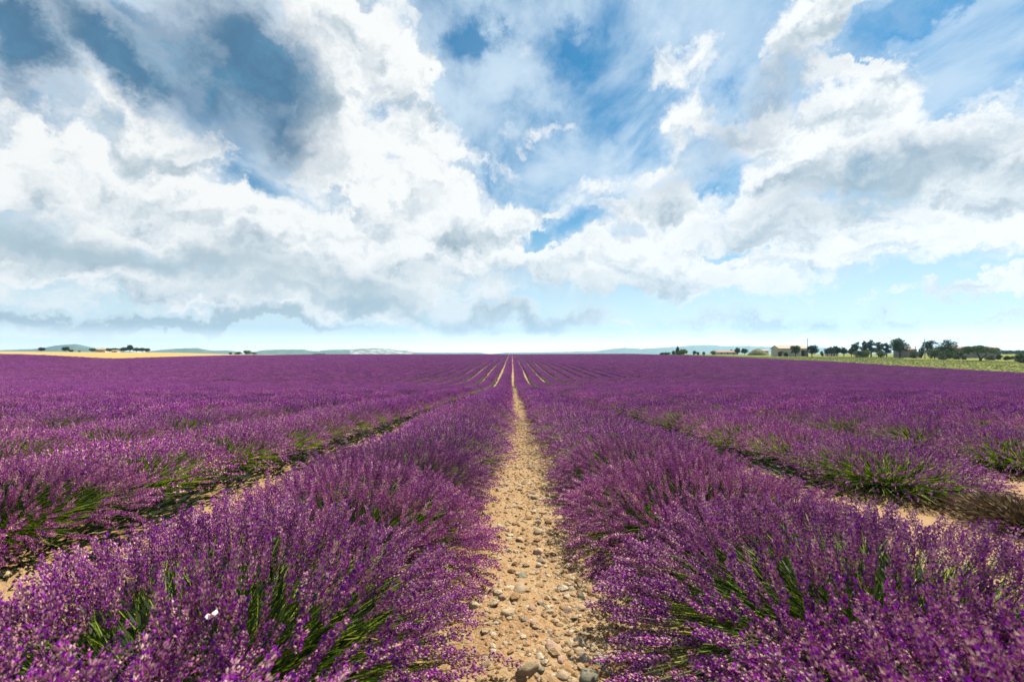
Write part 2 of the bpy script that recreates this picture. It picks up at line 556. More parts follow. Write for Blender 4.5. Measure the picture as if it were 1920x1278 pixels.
def stone_mat(name, a, b, spots):
    m, t = mat(name)
    co = t.n('ShaderNodeTexCoord').outputs['Object']
    oi = t.n('ShaderNodeObjectInfo')
    v = t.vmath('ADD', co, t.n('ShaderNodeCombineXYZ', inp={0: t.math('MULTIPLY', oi.outputs['Random'], 40.0)}).outputs[0])
    n = t.noise(v, 1.6, 6.0, 0.65)
    c = t.mix(t.sstep(n, 0.35, 0.65), a, b)
    c = t.mix(t.sstep(t.noise(v, 7.0, 5.0, 0.7), 0.56, 0.72, 0, 0.7), c, spots)
    c = t.n('ShaderNodeHueSaturation', inp={'Color': c, 'Value': t.math('ADD', 0.8, t.math('MULTIPLY', oi.outputs['Random'], 0.35))}).outputs[0]
    finish(t, c, 0.8, spec=0.25, bump=t.math('ADD', n, t.math('MULTIPLY', t.noise(v, 16.0, 4.0, 0.7), 0.3)), bstr=0.9, bdist=0.008)
    return m


m_st = {
    'tan': stone_mat('tan_limestone', (0.249, 0.174, 0.099), (0.308, 0.234, 0.150), (0.164, 0.099, 0.050)),
    'white': stone_mat('white_limestone', (0.298, 0.234, 0.155), (0.339, 0.283, 0.204), (0.228, 0.159, 0.090)),
    'pink': stone_mat('pink_stone', (0.259, 0.150, 0.099), (0.308, 0.209, 0.150), (0.348, 0.274, 0.199)),
    'grey': stone_mat('grey_stone', (0.085, 0.075, 0.065), (0.150, 0.129, 0.104), (0.199, 0.174, 0.139)),
    'olive': stone_mat('olive_stone', (0.109, 0.104, 0.075), (0.179, 0.164, 0.109), (0.259, 0.223, 0.159)),
    'brown': stone_mat('brown_stone', (0.169, 0.094, 0.039), (0.228, 0.144, 0.070), (0.109, 0.060, 0.030)),
}
m_gravel, t = mat('gravel_chips')
r_, g_, b_ = tint_attr(t)
c = t.ramp(g_, [(0.0, (0.150, 0.080, 0.034)), (0.35, (0.228, 0.144, 0.070)), (0.75, (0.288, 0.209, 0.124)), (1.0, (0.368, 0.313, 0.234))])
finish(t, c, 0.9, spec=0.15, bump=t.noise(geo_pos(t), 150.0, 3.0, 0.6), bstr=0.9, bdist=0.008)

m_wheat, t = mat('ripe_wheat')
P = geo_pos(t)
st = t.n('ShaderNodeMapping', inp={'Vector': P}); st.inputs['Scale'].default_value = (0.02, 0.25, 1)
c = t.ramp(t.noise(st.outputs[0], 1.0, 5.0, 0.6), [(0.3, (0.262, 0.178, 0.052)), (0.55, (0.335, 0.240, 0.089)), (0.75, (0.376, 0.293, 0.146))])
finish(t, c, 0.9, spec=0.1, bump=t.noise(P, 3.0, 5.0, 0.7), bstr=0.8, bdist=0.3)

m_green, t = mat('green_crop_ground')
P = geo_pos(t)
c = t.ramp(t.noise(P, 0.6, 6.0, 0.7), [(0.3, (0.065, 0.080, 0.014)), (0.5, (0.13, 0.14, 0.028)), (0.7, (0.21, 0.20, 0.055))])
finish(t, c, 0.95, spec=0.05, bump=t.noise(P, 4.0, 5.0, 0.7), bstr=0.8, bdist=0.2)

m_plain, t = mat('distant_farmland')
P = geo_pos(t)
c = t.ramp(t.noise(P, 0.004, 4.0, 0.6), [(0.35, (0.043, 0.061, 0.018)), (0.5, (0.092, 0.098, 0.037)), (0.65, (0.209, 0.166, 0.074))])
finish(t, c, 0.95, spec=0.05)

m_hill, t = mat('wooded_hillside')
P = geo_pos(t)
c = t.ramp(t.noise(P, 0.012, 6.0, 0.65), [(0.35, (0.030, 0.055, 0.022)), (0.6, (0.07, 0.10, 0.035)), (0.75, (0.14, 0.14, 0.07))])
r_, g_, b_ = tint_attr(t)
rock = t.math('MULTIPLY', r_, t.sstep(t.noise(P, 0.016, 6.0, 0.75), 0.50, 0.56))
c = t.mix(rock, c, (0.42, 0.39, 0.34))
finish(t, c, 0.95, spec=0.05)


def simple(name, a, b, scale=2.0, rough=0.85, bstr=0.3):
    m, t = mat(name)
    P = t.n('ShaderNodeTexCoord').outputs['Object']
    n = t.noise(P, scale, 6.0, 0.65)
    finish(t, t.mix(t.sstep(n, 0.35, 0.65), a, b), rough, spec=0.2, bump=n, bstr=bstr, bdist=0.05)
    return m


m_bark = simple('bark', (0.037, 0.027, 0.019), (0.088, 0.068, 0.051), 3.0)
m_plaster = simple('pale_plaster', (0.408, 0.340, 0.245), (0.490, 0.422, 0.320), 0.5)
m_whitewall = simple('white_plaster', (0.462, 0.422, 0.354), (0.530, 0.503, 0.449), 0.6)
m_stonewall = simple('grey_stone_wall', (0.177, 0.163, 0.136), (0.286, 0.258, 0.211), 1.2)
m_roof = simple('pale_clay_roof', (0.326, 0.224, 0.150), (0.422, 0.320, 0.231), 1.5)
m_roofr = simple('red_clay_roof', (0.204, 0.095, 0.061), (0.299, 0.163, 0.102), 1.5)
m_darkgap = simple('painted_bay_shade', (0.010, 0.009, 0.007), (0.020, 0.017, 0.014), 1.0)  # dark tone painted for the shade inside the barn bay
m_window = simple('dark_window_glass', (0.020, 0.024, 0.027), (0.034, 0.037, 0.041), 1.0, 0.2)
m_wood = simple('weathered_wood', (0.109, 0.068, 0.041), (0.177, 0.122, 0.075), 5.0)
m_concrete = simple('pale_concrete', (0.313, 0.292, 0.252), (0.394, 0.374, 0.333), 5.0)
m_earth = simple('grassy_earth', (0.061, 0.082, 0.020), (0.136, 0.116, 0.048), 1.0)
m_white = simple('white_shell', (0.490, 0.462, 0.408), (0.558, 0.544, 0.517), 60.0, 0.4, 0.1)
m_wing = simple('white_wing', (0.530, 0.530, 0.490), (0.571, 0.571, 0.544), 60.0, 0.6, 0.1)
m_body = simple('grey_insect_body', (0.082, 0.075, 0.068), (0.136, 0.129, 0.116), 60.0, 0.7, 0.1)


def crown_mat(name, lo, mid, hi):
    m, t = mat(name)
    r_, g_, b_ = tint_attr(t)
    finish(t, t.ramp(g_, [(0.0, lo), (0.55, mid), (1.0, hi)]), 0.7, spec=0.2, transl=0.25)
    return m


m_cr = {
    'dark': crown_mat('dark_pine_needles', (0.010, 0.022, 0.005), (0.026, 0.048, 0.010), (0.06, 0.085, 0.018)),
    'green': crown_mat('oak_leaves', (0.016, 0.036, 0.004), (0.045, 0.080, 0.008), (0.11, 0.15, 0.016)),
    'bright': crown_mat('bright_leaves', (0.045, 0.080, 0.008), (0.10, 0.15, 0.016), (0.20, 0.23, 0.035)),
    'grey': crown_mat('grey_green_leaves', (0.035, 0.048, 0.022), (0.08, 0.095, 0.05), (0.14, 0.155, 0.09)),
}

# ------------------------------------------------------------------ ground, fields, path
PC = 0.107            # centre line of the stony path
SP = 2.2              # row spacing
PX0, PX1 = PC - 0.72, PC + 0.72


def lines(*segs):
    out = []
    for a, b, s in segs:
        n = max(1, int(round((b - a) / s)))
        out.append(np.linspace(a, b, n, endpoint=False))
    return np.concatenate(out)


def geom(a, b, n):
    return np.geomspace(a, b, n)


gx = np.concatenate([-geom(460, 9000, 16)[::-1], lines((-450, -100, 6), (-100, -20, 2.0), (-20, PX0, 0.25)),
                     [PX0], lines((PX0 + 1.44, 20, 0.25), (20, 91, 2.0), (91, 460, 6)), geom(460, 9000, 16)])
gx = np.unique(np.round(gx, 4))
gy = np.concatenate([[-10.], lines((-5, 12, 0.3), (12, 60, 1.0), (60, 420, 4)), geom(420, 9000, 30)])
gy = np.unique(np.round(gy, 4))
XX, YY = np.meshgrid(gx, gy)
# the far plain stays low also beside the fields
ZZ = height(XX, YY)
side = np.clip((np.abs(XX) - 500) / 1500, 0, 1)
ZZ = ZZ * (1 - side) + side * np.minimum(ZZ, -12)
near = (np.abs(XX) < 20) & (YY < 40)
ZZ = ZZ + np.where(near, fbm(XX * 1.3, YY * 1.3, 3, 5) * 0.03, 0)
nyg, nxg = XX.shape
idx = np.arange(nyg * nxg).reshape(nyg, nxg)
Q = np.stack([idx[:-1, :-1], idx[:-1, 1:], idx[1:, 1:], idx[1:, :-1]], -1).reshape(-1, 4)
VV = np.stack([XX, YY, ZZ], -1).reshape(-1, 3)
cen = VV[Q].mean(1)
cx_, cy_ = cen[:, 0], cen[:, 1]


def lav_far(x):
    """how far the lavender reaches, by lateral position"""
    x = np.asarray(x, float)
    return np.where(x > 91, 0, np.where(x > -122, 346, np.where(x > -131, 232, np.where(x > -176, 152, 0))))


is_path = (cx_ > PX0) & (cx_ < PX0 + 1.44) & (cy_ > -5) & (cy_ < 346)
is_lav = (cy_ < lav_far(cx_)) & ~is_path
is_green = (cx_ > 91) & (cy_ < 420) & (cx_ < 460)
is_wheat = (cx_ < -100) & (cy_ < 460) & (cx_ > -1200) & ~is_lav
is_plain = ~(is_path | is_lav | is_green | is_wheat)


def sub_sheet(name, mask, m):
    q = Q[mask]
    u, inv = np.unique(q.ravel(), return_inverse=True)
    o = ob(name, mk_mesh(name, VV[u], inv.reshape(-1, 4), [m], smooth=True))
    return tag(o, kind='structure')


ground = sub_sheet('ground', is_lav, m_soil)
wheat = sub_sheet('wheat_field', is_wheat, m_wheat)
green = sub_sheet('green_field', is_green, m_green)
plain = sub_sheet('plain', is_plain, m_plain)

px_ = np.linspace(PX0, PX0 + 1.44, 73)
py_ = np.unique(np.round(np.concatenate([lines((-5, 0.8, 0.2), (0.8, 7, 0.02), (7, 20, 0.08), (20, 60, 0.5), (60, 344, 4)), [346.]]), 4))
PXX, PYY = np.meshgrid(px_, py_)


def path_bump(x, y):
    e = np.clip((0.72 - np.abs(x - PC)) / 0.15, 0, 1)
    return e * (fbm(x * 2.2, y * 2.2, 3, 21) * 0.07 + fbm(x * 14, y * 14, 3, 33) * 0.022 + fbm(x * 50, y * 50, 2, 41) * 0.008) \
        * np.clip((30 - y) / 20, 0, 1)


PZZ = height(PXX, PYY) + path_bump(PXX, PYY) + 0.002
pi = np.arange(PXX.size).reshape(PXX.shape)
PQ = np.stack([pi[:-1, :-1], pi[:-1, 1:], pi[1:, 1:], pi[1:, :-1]], -1).reshape(-1, 4)
path = ob('path', mk_mesh('path', np.stack([PXX, PYY, PZZ], -1).reshape(-1, 3), PQ, [m_soil], smooth=True))
tag(path, kind='structure')


def surf(x, y):
    z = height(x, y)
    return z + np.where(np.abs(np.asarray(x) - PC) < 0.72, path_bump(np.asarray(x, float), np.asarray(y, float)), 0)


# ------------------------------------------------------------------ mountains
def ridge(name, prof, D, depth, rocky=None, seed=1):
    pr = np.array(prof, float)
    xs = np.arange(pr[0, 0], pr[-1, 0] + 0.1, 2.5)
    ys = np.interp(xs, pr[:, 0], pr[:, 1])
    ys = ys + fbm(xs * 0.10, xs * 0, 3, seed) * 1.0
    ks = np.array([-1.0, -0.8, -0.6, -0.42, -0.27, -0.13, 0.0, 0.2, 0.6, 1.0])
    prk = np.array([0.0, .10, .25, .45, .65, .86, 1.0, .8, .3, 0.0])
    V, C = [], []
    for xx, yy in zip(xs, ys):
        d = pdir(xx, yy); d = d / d[1]
        top = 1.0 + d[2] * D
        for k, p in zip(ks, prk):
            yk = D + k * depth
            base = hz1(0, yk) - 8
            nz = float(fbm(np.array([xx * 0.06]), np.array([k * 3.0]), 3, seed + 9)[0]) * 0.35 * (1 - abs(2 * p - 1))
            V.append((d[0] * yk, yk, base + (top - base) * min(1.0, max(0.0, p + nz))))
            C.append((1.0 if rocky and rocky[0] < xx < rocky[1] else 0.0, 0.5, 0.5))
    n, m = len(xs), len(ks)
    I = np.arange(n * m).reshape(n, m)
    F = np.stack([I[:-1, :-1], I[1:, :-1], I[1:, 1:], I[:-1, 1:]], -1).reshape(-1, 4)
    o = ob(name, mk_mesh(name, V, F, [m_hill], col=np.array(C), smooth=True))
    return tag(o, kind='structure')


ridge('hills', [(-260, 658), (-60, 657), (0, 656.5), (35, 655), (60, 654), (82, 652), (100, 648), (120, 646), (143, 645), (158, 647.5), (172, 651), (200, 656), (230, 658.5), (275, 661)], 4200, 900, seed=3)
ridge('hills', [(265, 660), (285, 657.5), (300, 655.5), (320, 654), (345, 653), (370, 652.5), (385, 655), (400, 657), (425, 656.5), (440, 658), (455, 661)], 4800, 900, seed=4)
ridge('hills', [(470, 661), (490, 657), (510, 655.5), (540, 655), (566, 654.5), (580, 657), (600, 658), (612, 656), (640, 657), (655, 655), (680, 653), (705, 652.5), (730, 653.5), (745, 656), (765, 657.5), (785, 661.5)], 4600, 900, (655, 775), seed=5)
ridge('hills', [(600, 657), (620, 655.5), (650, 655), (680, 657), (760, 660), (830, 660.5), (900, 660.5), (915, 663)], 7000, 1400, seed=6)
ridge('hills', [(925, 662.5), (950, 660.5), (1000, 660), (1120, 658), (1140, 654.5), (1170, 651.5), (1205, 653.5), (1240, 651.5), (1270, 649.5), (1300, 647), (1330, 646), (1360, 648.5), (1400, 648), (1440, 650), (1500, 649), (1560, 652), (1600, 656), (1700, 660), (1900, 661), (2200, 661)], 6400, 1300, seed=7)

# ------------------------------------------------------------------ lavender
def rot_basis(T):
    """orthonormal frames round unit vectors T (n,3)"""
    ref = np.where(np.abs(T[:, 2:3]) > 0.9, np.array([[1.0, 0, 0]]), np.array([[0, 0, 1.0]]))
    U = np.cross(T, ref); U /= np.linalg.norm(U, axis=1)[:, None]
    return U, np.cross(T, U)


def spike_template(rg, level):
    """one flower spike along +z, unit length; returns V, F, col. level 3 = fullest"""
    s = Soup()
    if level >= 2:
        nw, nf = (8, 6) if level == 3 else (7, 4)
        for wv in range(nw):
            z0 = 0.02 if wv == 0 else 0.18 + 0.80 * (wv - 1) / (nw - 1.6)
            z0 = min(z0, 0.97)
            rad = 0.12 * (1.0 - 0.55 * (wv / nw) ** 2)
            a0 = rg.uniform(0, 6.28)
            for f in range(nf):
                a = a0 + 6.283 * f / nf + rg.uniform(-.3, .3)
                out = np.array([math.cos(a), math.sin(a), 0.0])
                ax = out * 0.85 + np.array([0, 0, 0.70]); ax /= np.linalg.norm(ax)
                L = rg.uniform(0.11, 0.165) * (1 if level == 3 else 1.12)
                wd = (0.038 if level == 3 else 0.05) * rg.uniform(.85, 1.2)
                b = out * rad * 0.22 + np.array([0, 0, z0 + rg.uniform(-.02, .02)])
                side = np.cross(ax, out); side /= np.linalg.norm(side)
                up = np.cross(side, ax)
                tip = b + ax * L
                mid = b + ax * L * 0.6
                g = rg.uniform(0.1, 1.0)
                if level == 3:
                    V = [b, mid + side * wd, mid + up * wd, mid - side * wd, mid - up * wd, tip]
                    F = [(0, 2, 1), (0, 3, 2), (0, 4, 3), (0, 1, 4), (5, 1, 2), (5, 2, 3), (5, 3, 4), (5, 4, 1)]
                else:
                    V = [b, mid + side * wd, mid + up * wd * 1.2, mid - side * wd, tip]
                    F = [(0, 2, 1), (0, 3, 2), (4, 1, 2), (4, 2, 3)]
                s.add(V, F, (0.0, g, 0.5))
                if rg.random() < 0.42:
                    q = 0.062 * rg.uniform(.7, 1.2)
                    ct = tip + ax * 0.015
                    V = [ct - ax * 0.05]
                    n5 = 5 if level == 3 else 4
                    for j in range(n5):
                        aa = 6.283 * j / n5 + rg.uniform(-.3, .3)
                        V.append(ct + (side * math.cos(aa) + up * math.sin(aa)) * q * rg.uniform(.7, 1.1) + ax * 0.02)
                    F = [(0, 1 + j, 1 + (j + 1) % n5) for j in range(n5)]
                    s.add(V, F, (1.0, rg.uniform(0, 1), 0.5))
    elif level == 1:
        for k in range(9):
            z0 = 0.02 + 0.9 * k / 9 + rg.uniform(-.03, .03)
            a = rg.uniform(0, 6.28)
            out = np.array([math.cos(a), math.sin(a), 0.0])
            sd = np.array([-out[1], out[0], 0])
            r0 = 0.13 * (1 - 0.5 * (k / 9) ** 2)
            V = [out * 0.02 + [0, 0, z0 - .03] - sd * 0.03, out * r0 + sd * .075 + [0, 0, z0 + .09], out * r0 * .9 - sd * .075 + [0, 0, z0 + .10], [0, 0, z0 + .2]]
            s.add(V, [(0, 1, 2), (1, 3, 2)], (1.0 if rg.random() < .42 else 0.0, rg.uniform(0, 1), .5))
    else:
        a0 = rg.uniform(0, 6.28)
        for k in range(4):
            z0 = 0.0 + 0.72 * k / 3.4 + rg.uniform(-.03, .03)
            a = a0 + k * 2.1 + rg.uniform(-.4, .4)
            out = np.array([math.cos(a), math.sin(a), 0.0])
            sd = np.array([-out[1], out[0], 0])
            r0 = 0.17 * (1 - 0.35 * (k / 4) ** 2)
            V = [-out * 0.03 + [0, 0, z0 - .04] - sd * 0.05, out * r0 + sd * .13 + [0, 0, z0 + .14], out * r0 * .8 - sd * .13 + [0, 0, z0 + .16], -out * .02 + [0, 0, z0 + .38]]
            s.add(V, [(0, 1, 2), (1, 3, 2)], (1.0 if rg.random() < .40 else 0.0, rg.uniform(0, 1), .5))
    return np.vstack(s.V), np.vstack(s.F), np.vstack(s.C)


def lay_templates(tmpl, pos, axis, length, width, rg, gshift=None):
    """copies spike templates onto positions; returns V, F, C"""
    Vs, Fs, Cs, n = [], [], [], 0
    U, W = rot_basis(axis)
    spin = rg.uniform(0, 6.283, len(pos))
    pick = rg.integers(0, len(tmpl), len(pos))
    for k, (V, F, C) in enumerate(tmpl):
        sel = np.where(pick == k)[0]
        if len(sel) == 0: continue
        c, s = np.cos(spin[sel])[:, None], np.sin(spin[sel])[:, None]
        u = U[sel] * c + W[sel] * s; v = -U[sel] * s + W[sel] * c
        X = (pos[sel][:, None] + u[:, None] * (V[None, :, 0:1] * width[sel][:, None, None])
             + v[:, None] * (V[None, :, 1:2] * width[sel][:, None, None])
             + axis[sel][:, None] * (V[None, :, 2:3] * length[sel][:, None, None]))
        cc = np.tile(C[None], (len(sel), 1, 1))
        if gshift is not None:
            cc[:, :, 1] = np.clip(cc[:, :, 1] * 0.55 + gshift[sel][:, None] * 0.50, 0, 1)
        m = len(sel)
        Vs.append(X.reshape(-1, 3)); Cs.append(cc.reshape(-1, 3))
        Fs.append((F[None] + (np.arange(m) * len(V))[:, None, None]).reshape(-1, 3) + n)
        n += m * len(V)
    return np.vstack(Vs), np.vstack(Fs), np.vstack(Cs)


BA, BB, BH = 0.78, 0.90, 0.290      # half width across the row, half length along it, height


def bush_plan(rg, n, n_green, bald=1.0, crown=0.92, peak=0.95, low=0.40):
    """stems of one plant: base, control, tip, plus which carry a spike"""
    N = n + n_green
    ct = rg.uniform(0.0, 1.0, N) ** crown
    st = np.sqrt(1 - ct ** 2)
    ph = rg.uniform(0, 2 * np.pi, N)
    lump = 1 + 0.045 * np.sin(ph * 2 + rg.uniform(0, 6)) + 0.035 * np.sin(ph * 3 + rg.uniform(0, 6))
    r = (1.03 - 0.22 * rg.random(N) ** 1.5) * lump
    r = np.where(rg.random(N) < 0.06, r * 1.08, r)
    sf = st ** 0.95
    tip = np.stack([BA * sf * np.cos(ph) * r, BB * sf * np.sin(ph) * r, (BH + .012) * (ct ** peak) * r + 0.065], 1)
    tip[:, 2] = np.maximum(tip[:, 2] + rg.normal(0, .012, N), 0.055)
    # bald patches near the crown where green shows
    keep = np.ones(N, bool)
    for _ in range(2):
        th0, p0, rr = rg.uniform(0.1, 0.75), rg.uniform(0, 6.28), rg.uniform(0.14, 0.27) * bald
        c0 = np.array([BA * math.sin(th0) * math.cos(p0), BB * math.sin(th0) * math.sin(p0), BH * math.cos(th0)])
        dd = np.linalg.norm(tip - c0, axis=1)
        keep &= ~((dd < rr) & (rg.random(N) < 0.78))
    flower = np.zeros(N, bool); flower[:n] = True
    flower &= keep
    # fewer spikes low on the sides, where one looks into the dark stems; the ends meet the next plant
    thin = np.clip((ct - .10) / .45, 0, 1)
    flower &= rg.random(N) < low + (1 - low) * thin
    short = ~flower & ~((ct < .55) & (rg.random(N) < .6))
    tip[short] *= rg.uniform(0.68, 0.92, short.sum())[:, None]
    base = np.stack([rg.normal(0, .07, N), rg.normal(0, .07, N), np.full(N, 0.02)], 1) + tip * np.array([.18, .18, 0.0])
    cf = (0.50 + 0.34 * ct)[:, None]
    ctrl = base * (1 - cf) + tip * cf
    ctrl[:, 2] = tip[:, 2] * 0.74 + 0.07 * (1 - ct)
    ctrl += rg.normal(0, .022, (N, 3))
    ax = tip - ctrl
    ax += rg.normal(0, 0.12, (N, 3)) * np.linalg.norm(ax, axis=1)[:, None]
    ax[:, 2] += 0.15 * ct - 0.02
    ax /= np.linalg.norm(ax, axis=1)[:, None]
    return base, ctrl, tip, ax, flower


def ribbons(base, ctrl, tip, width, segs, rg, sides=2, g=None):
    """curved stems as thin strips or three-sided tubes"""
    N = len(base)
    T = np.linspace(0, 1, segs + 1)
    P = (base[:, None] * ((1 - T) ** 2)[None, :, None] + ctrl[:, None] * (2 * T * (1 - T))[None, :, None] + tip[:, None] * (T ** 2)[None, :, None])
    ax = tip - base; ax /= np.linalg.norm(ax, axis=1)[:, None] + 1e-9
    U, W = rot_basis(ax)
    sp = rg.uniform(0, 6.28, N)[:, None]
    offs = []
    if sides == 2:
        u = U * np.cos(sp) + W * np.sin(sp)
        offs = [u, -u]
    else:
        for k in range(3):
            a = sp + k * 2.094
            offs.append(U * np.cos(a) + W * np.sin(a))
    O = np.stack(offs, 1)                                           # N, s, 3
    wd = width * (1.0 - 0.45 * T)
    V = P[:, :, None] + O[:, None] * wd[None, :, None, None]           # N, segs+1, s, 3
    s = len(offs)
    F = []
    for i in range(segs):
        for j in range(1 if s == 2 else s):
            a, b = i * s + j, i * s + (j + 1) % s
            F += [(a, b, b + s), (a, b + s, a + s)]
    F = np.array(F)
    nv = (segs + 1) * s
    FF = (F[None] + (np.arange(N) * nv)[:, None, None]).reshape(-1, 3)
    gg = rg.uniform(0, 1, N) if g is None else g
    C = np.zeros((N, nv, 3)); C[:, :, 1] = gg[:, None]
    return V.reshape(-1, 3), FF, C.reshape(-1, 3)


def leaves(rg, n, scale=0.62, shade_skirt=0.0):
    """narrow grey-green leaves of the low mound"""
    ct = rg.uniform(0.05, 1, n); st = np.sqrt(1 - ct ** 2); ph = rg.uniform(0, 6.283, n)
    r = rg.uniform(0.45, 1.0, n) * scale
    p = np.stack([BA * st * np.cos(ph) * r, BB * st * np.sin(ph) * r, (BH + .03) * ct ** 1.3 * r + 0.02], 1)
    sk = rg.random(n) < shade_skirt
    rs_ = rg.uniform(.75, 1.34, n)
    p[sk] = np.stack([BA * np.cos(ph) * rs_, BB * np.sin(ph) * rs_, rg.uniform(.005, .07, n) * (1.6 - rs_)], 1)[sk]  # added low leaves that stand for shade in the furrows
    d = p * np.array([1, 1, 1.4]) + rg.normal(0, .12, (n, 3)); d[:, 2] = np.abs(d[:, 2]) + .1
    d /= np.linalg.norm(d, axis=1)[:, None]
    L = rg.uniform(.05, .10, n)[:, None]
    U, W = rot_basis(d)
    a = rg.uniform(0, 6.28, n)[:, None]
    u = (U * np.cos(a) + W * np.sin(a)) * (0.0045 if n == 4200 else 0.0085 if n > 2500 else 0.016)
    V = np.stack([p, p + d * L * .5 + u, p + d * L, p + d * L * .5 - u], 1)
    F = (np.array([(0, 1, 2), (0, 2, 3)])[None] + (np.arange(n) * 4)[:, None, None]).reshape(-1, 3)
    C = np.zeros((n, 4, 3)); C[:, :, 1] = np.where(sk, rg.uniform(0, .35, n), rg.uniform(0, 1, n))[:, None]  # the added low leaves get darker tones that imitate furrow shade
    return V.reshape(-1, 3), F, C.reshape(-1, 3)


rg = np.random.default_rng(5)
T3 = [spike_template(rg, 3) for _ in range(6)]
T2 = [spike_template(rg, 2) for _ in range(6)]
T1 = [spike_template(rg, 1) for _ in range(8)]
T0 = [spike_template(rg, 0) for _ in range(8)]


def make_parts(rg, level, n, n_green, drop=None, shade_skirt=True, low=None):
    """meshes flowers, stems, leaves for one plant; drop = number of spikes nearest to a point left out and returned"""
    base, ctrl, tip, ax, fl = bush_plan(rg, n, n_green, (1.0 if drop is not None else 0.8) if level >= 2 else 0.6, 0.95 if level >= 2 else 0.85, 1.0 if level >= 2 else 0.92, low if low is not None else (0.85 if level >= 2 else 0.3))
    N = len(base)
    L = rg.uniform(.070, .122, N); Wd = rg.uniform(.054, .076, N)
    gs = np.clip(rg.normal(0.5, 0.28, N), 0, 1)
    taken = None
    sel = np.where(fl)[0]
    if drop is not None:
        k, pt = drop
        vis = np.linalg.norm(tip[sel] - pt, axis=1) - 0.35 * (tip[sel] @ pt) / np.linalg.norm(pt)
        order = sel[np.argsort(vis)]
        taken = order[:k]; sel = order[k:]
    tm = {3: T3, 2: T2, 1: T1, 0: T0}[level]
    fV, fF, fC = lay_templates(tm, tip[sel], ax[sel], L[sel], Wd[sel], rg, gs[sel])
    sides = 3 if level >= 2 else 2
    segs = 4 if level >= 2 else (2 if level == 1 else 1)
    sg = np.clip(rg.normal(0.45, 0.25, N) + np.where(fl, 0.0, 0.28), 0, 1)
    sV, sF, sC = ribbons(base, ctrl, tip, 0.0019 if level >= 2 else (0.0024 if level == 1 else 0.0036), segs, rg, sides, sg)
    lV, lF, lC = leaves(rg, {3: 4200, 2: 4200 if not shade_skirt else 7500, 1: 5000, 0: 2300}[level], 0.84, 0.50 if shade_skirt else 0.0)
    return (fV, fF, fC), (sV, sF, sC), (lV, lF, lC), (taken, tip, ax, L, Wd)


def to_meshes(parts):
    (f, s, l, _) = parts
    return (mk_mesh('flower_spikes', f[0], f[1], [m_flower], col=f[2]),
            mk_mesh('stems', s[0], s[1], [m_stem], col=s[2]),
            mk_mesh('foliage', l[0], l[1], [m_leaf], col=l[2]))


BY = 1.12
def row_x(k):                    # k = 0 is the first row right of the path, -1 the first on its left
    return PC + SP * 0.5 + SP * k


# every planting spot inside the field
rr = np.random.default_rng(77)
spots = []
for k in range(-80, 42):
    x0 = row_x(k) + (0.02 if k == 0 else 0.10 if k == -1 else 0.0)
    far = float(lav_far(x0))
    if far <= 0: continue
    off = {-1: 0.35, 0: 0.55, 1: 0.85, -2: 0.55}.get(k, rr.uniform(0, BY))
    ys = off + BY * np.arange(int((far - off) / BY))
    ys = ys + (rr.normal(0, .07, len(ys)) if len(ys) else 0)
    xs = x0 + rr.normal(0, .035, len(ys)) + 0.06 * np.sin(ys * 0.08 + k)
    vis = (np.abs(xs) < 1.17 * ys + 1.0)
    for x, y in zip(xs[vis], ys[vis]):
        spots.append((k, x, y))
dist = np.array([math.hypot(s[1], s[2]) for s in spots])
order = np.argsort(dist)
NIND = 300
indiv = [spots[i] for i in order[:NIND]]
rest = [spots[i] for i in order[NIND:]]
DEAD = min(range(len(indiv)), key=lambda i: 1e3 * (indiv[i][0] != 1) + abs(indiv[i][2] - 3.35))

V2 = [to_meshes(make_parts(np.random.default_rng(100 + i), 2, 1650, 500, None, True, .4)) for i in range(3)]
P2 = [to_meshes(make_parts(np.random.default_rng(150 + i), 2, 1650, 500, None, False)) for i in range(2)]
V1 = [to_meshes(make_parts(np.random.default_rng(200 + i), 1, 2000, 300)) for i in range(8)]
V0 = [to_meshes(make_parts(np.random.default_rng(300 + i), 0, 1900, 120)) for i in range(8)]

# plants along the trodden path have no skirt added to imitate furrow shade
P1 = [to_meshes(make_parts(np.random.default_rng(250 + i), 1, 2000, 300, None, False)) for i in range(4)]
P0 = [to_meshes(make_parts(np.random.default_rng(350 + i), 0, 1900, 120, None, False)) for i in range(4)]

ORD = ['first', 'second', 'third', 'fourth', 'fifth', 'sixth', 'seventh', 'eighth', 'ninth', 'tenth', 'eleventh', 'twelfth',
       'thirteenth', 'fourteenth', 'fifteenth', 'sixteenth', 'seventeenth', 'eighteenth', 'nineteenth', 'twentieth']


def ordinal(n):
    if n <= 20: return ORD[n - 1]
    tens = {2: 'twenty', 3: 'thirty'}[n // 10]
    return tens[:-1] + 'ieth' if n % 10 == 0 else tens + '-' + ORD[n % 10 - 1]


